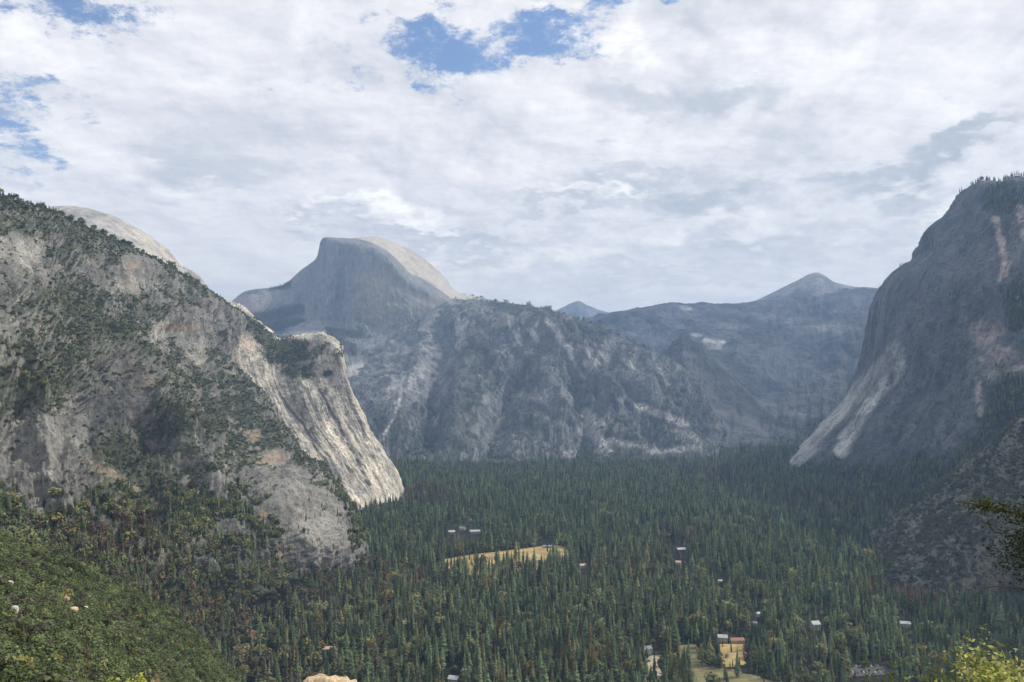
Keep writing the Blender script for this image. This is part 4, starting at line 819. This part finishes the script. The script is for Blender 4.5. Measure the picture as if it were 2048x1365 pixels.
for kname, got in KINDSEL.items():
    labs = {}
    for i in got:
        h = ALL[i, 3]; tall = {0: (23, 34, 42), 1: (9, 15, 20)}[int(ALL[i, 5])]
        sz = 'short' if h < tall[0] else 'mid-height' if h < tall[1] else 'tall' if h < tall[2] else 'very tall'
        if kname == 'dead_tree': nm = 'dead conifer' if ALL[i, 5] == 0 else 'dying bare-limbed tree'
        else: nm = ('slender ' if ALL[i, 4] < .95 else 'full ' if ALL[i, 4] > 1.1 else '') + ('conifer' if kname == 'conifer' else 'round-crowned tree')
        lab = f"{sz} {tint_word(ALL[i, 6:9], kname)} {nm} {far_from(TPX[i], TPYT[i])}"; labs.setdefault(lab, []).append(i)
    for lab, ids in labs.items():
        ids.sort(key=lambda i: TPX[i])
        for j, i in enumerate(ids):
            L = lab
            if len(ids) > 1: L = ('rightmost ' if j == len(ids) - 1 else ORD[j] + ' ' if j < 20 else '') + lab if len(ids) <= 21 else lab
            words = L.split(); L = ' '.join(words[:16])
            e_ = empty(kname, ALL[i, :3], rng.uniform(0, 6.28)); tag(e_, L, 'tree', {'conifer': 'conifers of the valley and its slopes', 'broadleaf_tree': 'round-crowned trees at the foot of the left mountain', 'dead_tree': 'rusty dead trees scattered through the forest'}[kname])
            s_ = ALL[i, 3] * ALL[i, 4]; e_.scale = (s_, s_, ALL[i, 3])
            k5 = ALL[i, 5] == 0
            for pn, me in (('trunk', TR_C if k5 else TR_B), ('crown', (DEAD_HI[i % 3] if k5 else BRO_HI[i % 5]) if kname == 'dead_tree' else CON_HI[i % 6] if k5 else BRO_HI[i % 5])):
                c_ = bpy.data.objects.new(pn, me); COL.objects.link(c_); c_.parent = e_; c_.color = (*[float(v) for v in ALL[i, 6:9]], 1)

# ------------------------------------------------------------------ buildings
def box_v(x0, x1, y0, y1, z0, z1):
    V = [(x, y, z) for z in (z0, z1) for (x, y) in ((x0, y0), (x1, y0), (x1, y1), (x0, y1))]
    return V, [(0, 3, 2, 1), (4, 5, 6, 7), (0, 1, 5, 4), (1, 2, 6, 5), (2, 3, 7, 6), (3, 0, 4, 7)]
def boxes(name, lst, mat, parent):
    V, F = [], []
    for b in lst:
        v, f = box_v(*b); k = len(V); V += v; F += [tuple(k + i for i in q) for q in f]
    return mesh_obj(name, V, F, mat, parent, smooth=False)
M_GLASS = plain('window_glass', (.03, .035, .045), .15, .1, 1, .5); M_TRIM = plain('painted_trim', (.62, .60, .55), .6, .06, 1); M_DOOR = plain('door_wood', (.16, .09, .05), .6, .1, 2)
WALLS = {'white': plain('white_plaster', (.46, .455, .44), .8, .06, .4), 'cream': plain('cream_boards', (.42, .37, .30), .8, .08, .4), 'brown': plain('brown_boards', (.16, .10, .065), .8, .15, .5), 'grey': plain('grey_boards', (.36, .36, .35), .8, .1, .5)}
ROOFS = {'white': plain('pale_metal_roof', (.44, .46, .47), .5, .06, .5), 'grey': plain('grey_shingle', (.25, .26, .27), .8, .15, .6), 'brown': plain('brown_shingle', (.34, .19, .13), .85, .15, .6), 'tan': plain('tan_shingle', (.55, .43, .31), .85, .12, .6)}
def building(px, py, w, d, h, wall, roof, rot, label, rise=2.6, z=0.0, chimney=False):
    x, y = onfloor(px, py); t = empty('building', (x, y, float(floor_z(np.array([x]), np.array([y]))[0]) + .3 + z), R(rot)); tag(t, label, 'building', 'buildings half hidden among the valley trees')
    a, b = w / 2, d / 2
    V = [(-a, -b, -.6), (a, -b, -.6), (a, b, -.6), (-a, b, -.6), (-a, -b, h), (a, -b, h), (a, b, h), (-a, b, h), (-a, 0, h + rise - .15), (a, 0, h + rise - .15)]
    me = bpy.data.meshes.new('wall'); me.from_pydata(V, [], [(0, 1, 5, 4), (2, 3, 7, 6), (1, 2, 6, 9, 5), (3, 0, 4, 8, 7), (0, 3, 2, 1)]); me.materials.append(WALLS[wall])
    o = bpy.data.objects.new('wall', me); COL.objects.link(o); o.parent = t
    e, th = .7, .25; s_ = rise / b; V = []
    for (yy, zz) in ((-b - e, h - e * s_), (0, h + rise), (b + e, h - e * s_)):
        for xx in (-a - e, a + e): V += [(xx, yy, zz), (xx, yy, zz + th)]
    F = [(1, 3, 7, 5), (5, 7, 11, 9), (0, 4, 6, 2), (4, 8, 10, 6), (0, 1, 5, 4), (4, 5, 9, 8), (2, 6, 7, 3), (6, 10, 11, 7), (0, 2, 3, 1), (8, 9, 11, 10)]
    rf = mesh_obj('roof', V, F, ROOFS[roof], t, smooth=False)
    if chimney: boxes('chimney', [(a * .4, a * .4 + 1, -.5, .5, h + rise - 1, h + rise + 1.6)], WALLS['grey'], rf)
    n = max(2, int(w / 4)); floors = max(1, int(h / 3.1))
    for fl in range(floors):
        for k in range(n):
            cx = -a + (k + .5) * w / n; zb = 1.0 + fl * 3.1
            if fl == 0 and k == n // 2:
                boxes('door', [(cx - .6, cx + .6, -b - .06, -b + .05, 0, 2.2)], M_DOOR, t); continue
            wn = boxes('window', [(cx - .75, cx + .75, -b - .05, -b + .05, zb - .1, zb + 1.4)], M_TRIM, t)
            boxes('pane', [(cx - .62, cx + .62, -b - .08, -b - .052, zb + .02, zb + 1.28)], M_GLASS, wn)
    return t
building(1630, 1260, 13, 11, 9.6, 'white', 'white', 14, 'tall white building with pale roof showing through a gap right of centre', 4, chimney=True)
building(908, 1368, 13, 10, 6.5, 'white', 'white', -20, 'small white building in a gap near the bottom edge, left of centre', 3)
building(903, 1068, 16, 12, 6, 'grey', 'white', 12, 'leftmost of three pale-roofed buildings beyond the golden meadow', 3)
building(925, 1062, 15, 12, 7, 'grey', 'grey', -25, 'middle one of three pale-roofed buildings beyond the golden meadow', 4)
building(950, 1067, 26, 13, 6, 'grey', 'white', 5, 'longest of three pale-roofed buildings beyond the golden meadow', 3)
building(1516, 1234, 8, 7, 4.5, 'white', 'white', 30, 'upper small white cabin in the dark gap right of centre', 2)
building(1509, 1252, 8, 6, 4, 'white', 'grey', -15, 'lower small grey-roofed cabin in the dark gap right of centre', 2)
building(1445, 1284, 14, 10, 7, 'cream', 'white', -10, 'cream building with white roof behind the grassy clearing', 3, chimney=True)
building(1474, 1286, 20, 11, 4.5, 'cream', 'brown', 3, 'long low building with reddish brown roof behind the small glade', 2.4)
building(1292, 1308, 15, 11, 7.5, 'white', 'grey', 22, 'white building with grey roof above the pale dirt lot', 3)
building(1362, 1106, 19, 12, 8, 'brown', 'white', 8, 'dark-walled building with white roof right of the golden meadow', 3)
building(1357, 1130, 11, 9, 6, 'cream', 'tan', -20, 'cream house with tan roof below the dark-walled white-roofed building', 2.6)
building(1096, 1096, 24, 9, 4, 'grey', 'grey', 2, 'long low grey building at the far edge of the golden meadow', 2)
building(1165, 1136, 13, 9, 6, 'cream', 'tan', 15, 'cream house with tan roof just right of the golden meadow', 2.6)
building(1810, 1252, 15, 10, 5.5, 'grey', 'white', -12, 'grey building with bright roof among pines below the scrubby hill', 2.6)
building(1441, 1168, 9, 8, 5, 'white', 'white', 0, 'tiny white cabin alone in the forest above the brown-roofed building', 2.4)
building(655, 1304, 13, 9, 5, 'cream', 'tan', 10, 'cream cabin in the brown woods above the cream ledge', 2.4)

# ------------------------------------------------------------------ parked cars
PAINTS = {k: plain(k + '_car_paint', c, .3, .02, 1, .5) for k, c in {'white': (.8, .8, .8), 'silver': (.5, .52, .54), 'black': (.02, .02, .025), 'red': (.35, .04, .03), 'blue': (.05, .1, .25), 'tan': (.4, .34, .26)}.items()}
M_TYRE = plain('tyre_rubber', (.02, .02, .02), .9, .1, 3); M_RIM = plain('rim_metal', (.5, .5, .52), .35, .05, 3, .5, .6)
def car_meshes():
    prof = [(-2.2, .35), (-2.25, .75), (-2.0, .92), (-1.45, 1.0), (-1.0, 1.42), (.65, 1.45), (1.25, 1.0), (2.05, .86), (2.25, .6), (2.2, .35)]
    V = []; n = len(prof)
    for sx, k in ((-.88, 1), (.88, 1)):
        for (x, z) in prof: V.append((x, sx * (.84 if z > 1.1 else 1), z))
    me = bpy.data.meshes.new('body'); me.from_pydata(V, [], [tuple(range(n))[::-1], tuple(range(n, 2 * n))] + [(i, i + 1, n + i + 1, n + i) for i in range(n - 1)] + [(n - 1, 0, n, 2 * n - 1)]); me.update()
    gl = bpy.data.meshes.new('glass'); V = []; F = []
    for sy in (-1, 1):
        k = len(V); V += [(-1.3, sy * .885, 1.03), (1.1, sy * .885, 1.03), (.6, sy * .80, 1.38), (-.95, sy * .80, 1.38)]; F.append((k, k + 1, k + 2, k + 3))
    for (x0, z0, x1, z1) in ((1.22, 1.04, .72, 1.42), (-1.42, 1.04, -1.04, 1.4)):
        k = len(V); s_ = .03 if x0 > 0 else -.03; V += [(x0 + s_, -.75, z0), (x0 + s_, .75, z0), (x1 + s_, .66, z1), (x1 + s_, -.66, z1)]; F.append((k, k + 1, k + 2, k + 3))
    gl.from_pydata(V, [], F); gl.materials.append(M_GLASS)
    def disc(name, r0, w, mat):
        V = []; F = []; k = 14
        for sy in (-w, w):
            for i in range(k): V.append((r0 * math.cos(i / k * 6.283), sy, r0 * math.sin(i / k * 6.283)))
        F = [tuple(range(k)), tuple(range(k, 2 * k))[::-1]] + [(i, (i + 1) % k, k + (i + 1) % k, k + i) for i in range(k)]
        m_ = bpy.data.meshes.new(name); m_.from_pydata(V, [], F); m_.materials.append(mat); return m_
    return me, gl, disc('wheel', .33, .11, M_TYRE), disc('rim', .2, .125, M_RIM)
BODY, CGL, WHL, RIM = car_meshes(); BODIES = {}
for k, m in PAINTS.items(): b_ = BODY.copy(); b_.materials.append(m); BODIES[k] = b_
def car(px, py, rot, colr, label):
    x, y = onfloor(px, py); t = empty('parked_car', (x, y, float(floor_z(np.array([x]), np.array([y]))[0]) + .34), R(rot)); tag(t, label, 'car', 'cars parked in the forest lot')
    for nm, me, p in [('body', BODIES[colr], (0, 0, 0)), ('glass', CGL, (0, 0, 0))] + [('wheel', WHL, (sx * 1.35, sy * .8, .33)) for sx in (-1, 1) for sy in (-1, 1)]:
        o = bpy.data.objects.new(nm, me); COL.objects.link(o); o.parent = t; o.location = p
        if nm == 'wheel':
            r_ = bpy.data.objects.new('rim', RIM); COL.objects.link(r_); r_.parent = o
for j, (px, py, c_) in enumerate([(1703, 1334, 'white'), (1712, 1333, 'silver'), (1722, 1334, 'white'), (1733, 1333, 'black'), (1742, 1334, 'white'), (1752, 1333, 'blue'), (1705, 1346, 'silver'), (1716, 1347, 'red'), (1727, 1346, 'white'), (1739, 1347, 'tan'), (1750, 1346, 'white'), (1762, 1347, 'silver'), (1773, 1346, 'black')]):
    row = 'back' if j < 6 else 'front'; same = [q for q in range(6 if j < 6 else 7)]
    k = j if j < 6 else j - 6
    car(px, py, 90 + (j * 37 % 9) - 4, c_, f"{c_} car parked {('first', 'second', 'third', 'fourth', 'fifth', 'sixth', 'seventh')[k]} from left in the {row} row of the forest lot")

# ------------------------------------------------------------------ boulders, ledge and the plants close to the viewpoint
def LEDGE_MAT(V, col): return rock_material('ledge_granite', .7, .25, .12, (1, 1, 1), .7, 1.3, .7, .08)
def boulder(name, loc, size, col, label, seed, mats={}, rough=1.0):
    bm_v, bm_f = [], []; n, m = 26, 40
    for i in range(n + 1):
        th = i / n * math.pi
        for j in range(m): ph = j / m * 6.2832; bm_v.append((math.sin(th) * math.cos(ph), math.sin(th) * math.sin(ph), math.cos(th)))
    V = np.array(bm_v); d = .9 + rough * .34 * fbm(V, .8, 5, .6, seed, True) + .10 * fbm(V, .25, 4, .6, seed); V = V * d[:, None]
    V = (np.clip(V, -.95, .95 - .1 * (seed % 3)) if rough == 1 else V) * np.array(size); F = [(i * m + j, (i + 1) * m + j, (i + 1) * m + (j + 1) % m, i * m + (j + 1) % m) for i in range(n) for j in range(m)]
    key = col
    if key not in mats: mats[key] = plain('boulder_granite', col, .9, .3, 2.0)
    if rough > 1: mats[key] = LEDGE_MAT(V, col)
    o = mesh_obj(name, V, F, mats[key], smooth=True, colors=np.tile(np.array(col), (len(V), 1))); o.location = loc; tag(o, label, 'rock', 'boulders and ledges in view'); return o
def on_mass(M, px, py):
    k = np.argmin((M.px - px) ** 2 + (M.py - py) ** 2 + (np.maximum(M.N @ np.array([0, 1, 0]), 0)) * 1e4); return M.P[k]
for (px, py, sz, c_, lb) in ((28, 1246, (1.5, 1.3, 1.9), (.5, .5, .45), 'bright white boulder standing out of the brush at lower left'), (132, 1216, (2.2, 1.6, 1.2), (.50, .28, .18), 'reddish rock at the left end of the bare patch in the brush'),
                             (147, 1223, (2.0, 1.8, 1.1), (.62, .50, .32), 'pale tan rock in the middle of the bare patch in the brush'), (160, 1228, (1.8, 1.2, .9), (.72, .66, .50), 'cream rock at the right end of the bare patch in the brush'),
                             (18, 1185, (2.0, 1.5, 1.4), (.42, .42, .38), 'grey boulder in the brush above the white one')):
    p = on_mass(BRUSH, px, py); boulder('boulder', (p[0], p[1], p[2] + sz[2] * .7 + (3.4 if px < 40 else 2.4)), sz, c_, lb, px)
def ground_at(x, y): return float(ledge_z(np.array([x]), np.array([y]))[0])
x_, y_, z_ = W(655, 1392, 60); boulder('rock_ledge', (x_, y_, (z_ + ground_at(x_, y_)) / 2 - .25), (2.0, 1.2, (z_ - ground_at(x_, y_)) / 2 + 1.1), (.60, .47, .31), 'sunlit cream granite ledge poking up at the bottom edge', 5, rough=2.2)

def leaf_cloud(pts, n, spread, size, seed, aspect=.45, up=.4):
    r = random.Random(seed); V = []; F = []
    for _ in range(n):
        p, sp = r.choice(pts); c = Vector(p) + Vector((r.gauss(0, 1), r.gauss(0, 1), r.gauss(0, .8))) * sp * spread
        ax = Vector((r.gauss(0, 1), r.gauss(0, 1), r.gauss(0, .6) + up)).normalized(); nr = ax.cross(Vector((r.gauss(0, 1), r.gauss(0, 1), r.gauss(0, 1)))).normalized(); s_ = size * r.uniform(.6, 1.3); b = nr * s_ * aspect; fold = ax.cross(nr) * s_ * .12
        k = len(V); V += [tuple(c - ax * s_), tuple(c + b + fold), tuple(c + ax * s_), tuple(c - b + fold)]; F.append((k, k + 1, k + 2, k + 3))
    return V, F
def stem_mesh(paths, k=6):
    V = []; F = []
    for pts, r0, r1 in paths:
        P = catmull(np.array(pts, float), 4 * len(pts)); n = len(P); base = len(V)
        for i in range(n):
            d = Vector(P[min(i + 1, n - 1)] - P[max(i - 1, 0)]).normalized(); u = d.orthogonal().normalized(); v = d.cross(u); rr = r0 + (r1 - r0) * i / (n - 1)
            for j in range(k): t = j / k * 6.283; V.append(tuple(Vector(P[i]) + (u * math.cos(t) + v * math.sin(t)) * rr))
        for i in range(n - 1):
            for j in range(k): F.append((base + i * k + j, base + i * k + (j + 1) % k, base + (i + 1) * k + (j + 1) % k, base + (i + 1) * k + j))
    return V, F
def bush(name, px, py, d, top_py, width, leafcol, label, n, leaf, seed, cat='bush', second=None):
    """shrub rooted on the ledge, its crown centred on the photo's spot at distance d"""
    x, y, _ = W(px, py, d); g_ = ground_at(x, y); _, _, zt = W(px, top_py, d); t = empty(name, (x, y, g_)); H = zt - g_; r = random.Random(seed); tag(t, label, cat)
    paths = []; tips = []
    for i in range(16):
        a = r.random() * 6.283; L = width * r.uniform(.35, 1.0); hh = H * r.uniform(.55, .98) * (1 - .25 * L / width)
        tip = (math.cos(a) * L, math.sin(a) * L, hh); mid = (math.cos(a) * L * .4, math.sin(a) * L * .4, hh * .55); paths.append(([(0, 0, -.1), mid, tip], .022, .005))
        for q in range(5): f = .45 + .14 * q; tips.append(((mid[0] + (tip[0] - mid[0]) * f * 1.2, mid[1] + (tip[1] - mid[1]) * f * 1.2, mid[2] + (tip[2] - mid[2]) * f * 1.1), width * .16))
    mesh_obj('stem', *stem_mesh(paths), M_BARK, t)
    mesh_obj('foliage', *leaf_cloud(tips, n, 1.0, leaf, seed), foliage(name + '_leaf', leafcol, .45, 3.0, .35), t, smooth=False)
    if second: mesh_obj('foliage', *leaf_cloud(tips[:len(tips) // 2], n // 2, 1.1, leaf, seed + 1), foliage(name + '_leaf', second, .3, 3.0, .35), t, smooth=False)
    return t
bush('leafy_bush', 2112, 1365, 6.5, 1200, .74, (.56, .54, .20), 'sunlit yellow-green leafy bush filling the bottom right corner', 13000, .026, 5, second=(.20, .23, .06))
bush('leafy_bush', 1900, 1380, 10, 1285, .85, (.10, .12, .03), 'darker green bush left of the sunlit bush at the bottom edge', 3000, .03, 6)
bush('shrub', 262, 1368, 26, 1342, .75, (.42, .46, .10), 'yellow-green shrub tip at the bottom edge, lower left', 1600, .07, 7)
bush('shrub', 292, 1372, 27.5, 1340, .60, (.50, .33, .20), 'pinkish tan shrub tip right beside the yellow-green one', 900, .06, 8)
def oak():
    d = 12.0; bx, by, _ = W(2230, 1300, d); g_ = ground_at(bx, by); t = empty('oak_tree', (bx, by, g_)); tag(t, 'dark oak reaching leafy branches in from the right edge', 'tree')
    L = lambda px, py, dd=d: tuple(np.array(W(px, py, dd)) - np.array((bx, by, g_)))
    mesh_obj('trunk', *stem_mesh([([(0, 0, -.3), (.05, .05, 1.2), L(2240, 1120, 12.2), L(2215, 980, 12.2), L(2250, 860, 12)], .16, .06)], 10), M_BARK, t)
    limbs = [[L(2240, 1120, 12.2), L(2150, 1060), L(2060, 1035), L(1985, 1015), L(1912, 1003)], [L(2238, 1140, 12.2), L(2140, 1130), L(2060, 1120), L(2015, 1105)], [L(2225, 1020, 12.2), L(2130, 1040, 11.6), L(2060, 1065, 11.5), L(2035, 1090, 11.5)],
             [L(2240, 1180, 12.1), L(2130, 1180, 11.8), L(2050, 1178, 11.6), L(1985, 1174, 11.5), L(1945, 1192, 11.4)]]
    for i, p in enumerate(limbs): mesh_obj('branch', *stem_mesh([(p, .045 if i != 3 else .022, .008 if i != 3 else .003)]), M_BARK, t)
    def along(p, a, b, n): q = catmull(np.array(p, float), 40); return [tuple(q[int(40 * (a + (b - a) * k / n)) - 0]) for k in range(n)]
    pts = [(p, .07) for p in along(limbs[0], .45, .9, 8)] + [(p, .2) for p in along(limbs[1], .3, .9, 16)] + [(p, .2) for p in along(limbs[2], .3, .9, 16)]
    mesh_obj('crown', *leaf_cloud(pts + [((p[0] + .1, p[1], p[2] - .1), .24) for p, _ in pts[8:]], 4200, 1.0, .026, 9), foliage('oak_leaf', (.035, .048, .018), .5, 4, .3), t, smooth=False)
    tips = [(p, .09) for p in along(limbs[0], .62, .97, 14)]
    mesh_obj('leaf_spray', *leaf_cloud(tips, 160, 1.0, .03, 19), foliage('oak_leaf_sunny', (.085, .105, .03), .4, 4, .3), t, smooth=False)  # paler copy of the leaf colour, sunlight painted into the spray
oak()
# ------------------------------------------------------------------ haze
def haze_box():
    m = bpy.data.materials.new('haze'); m.use_nodes = True; T = NT(m.node_tree); T.n.clear()
    v = T.new('ShaderNodeVolumePrincipled'); v.inputs['Color'].default_value = (*HAZE_C, 1); v.inputs['Density'].default_value = HAZE_D; v.inputs['Anisotropy'].default_value = 0.1
    o = T.new('ShaderNodeOutputMaterial'); T.l.new(v.outputs[0], o.inputs['Volume'])
    x, y0, y1, z0, z1 = 9000, -1000, 16000, -57, 1900
    V = [(sx * x, y, z) for z in (z0, z1) for (sx, y) in ((-1, y0), (1, y0), (1, y1), (-1, y1))]
    F = [(0, 3, 2, 1), (4, 5, 6, 7), (0, 1, 5, 4), (1, 2, 6, 5), (2, 3, 7, 6), (3, 0, 4, 7)]
    stuff(mesh_obj('haze', V, F, m, smooth=False))
haze_box()
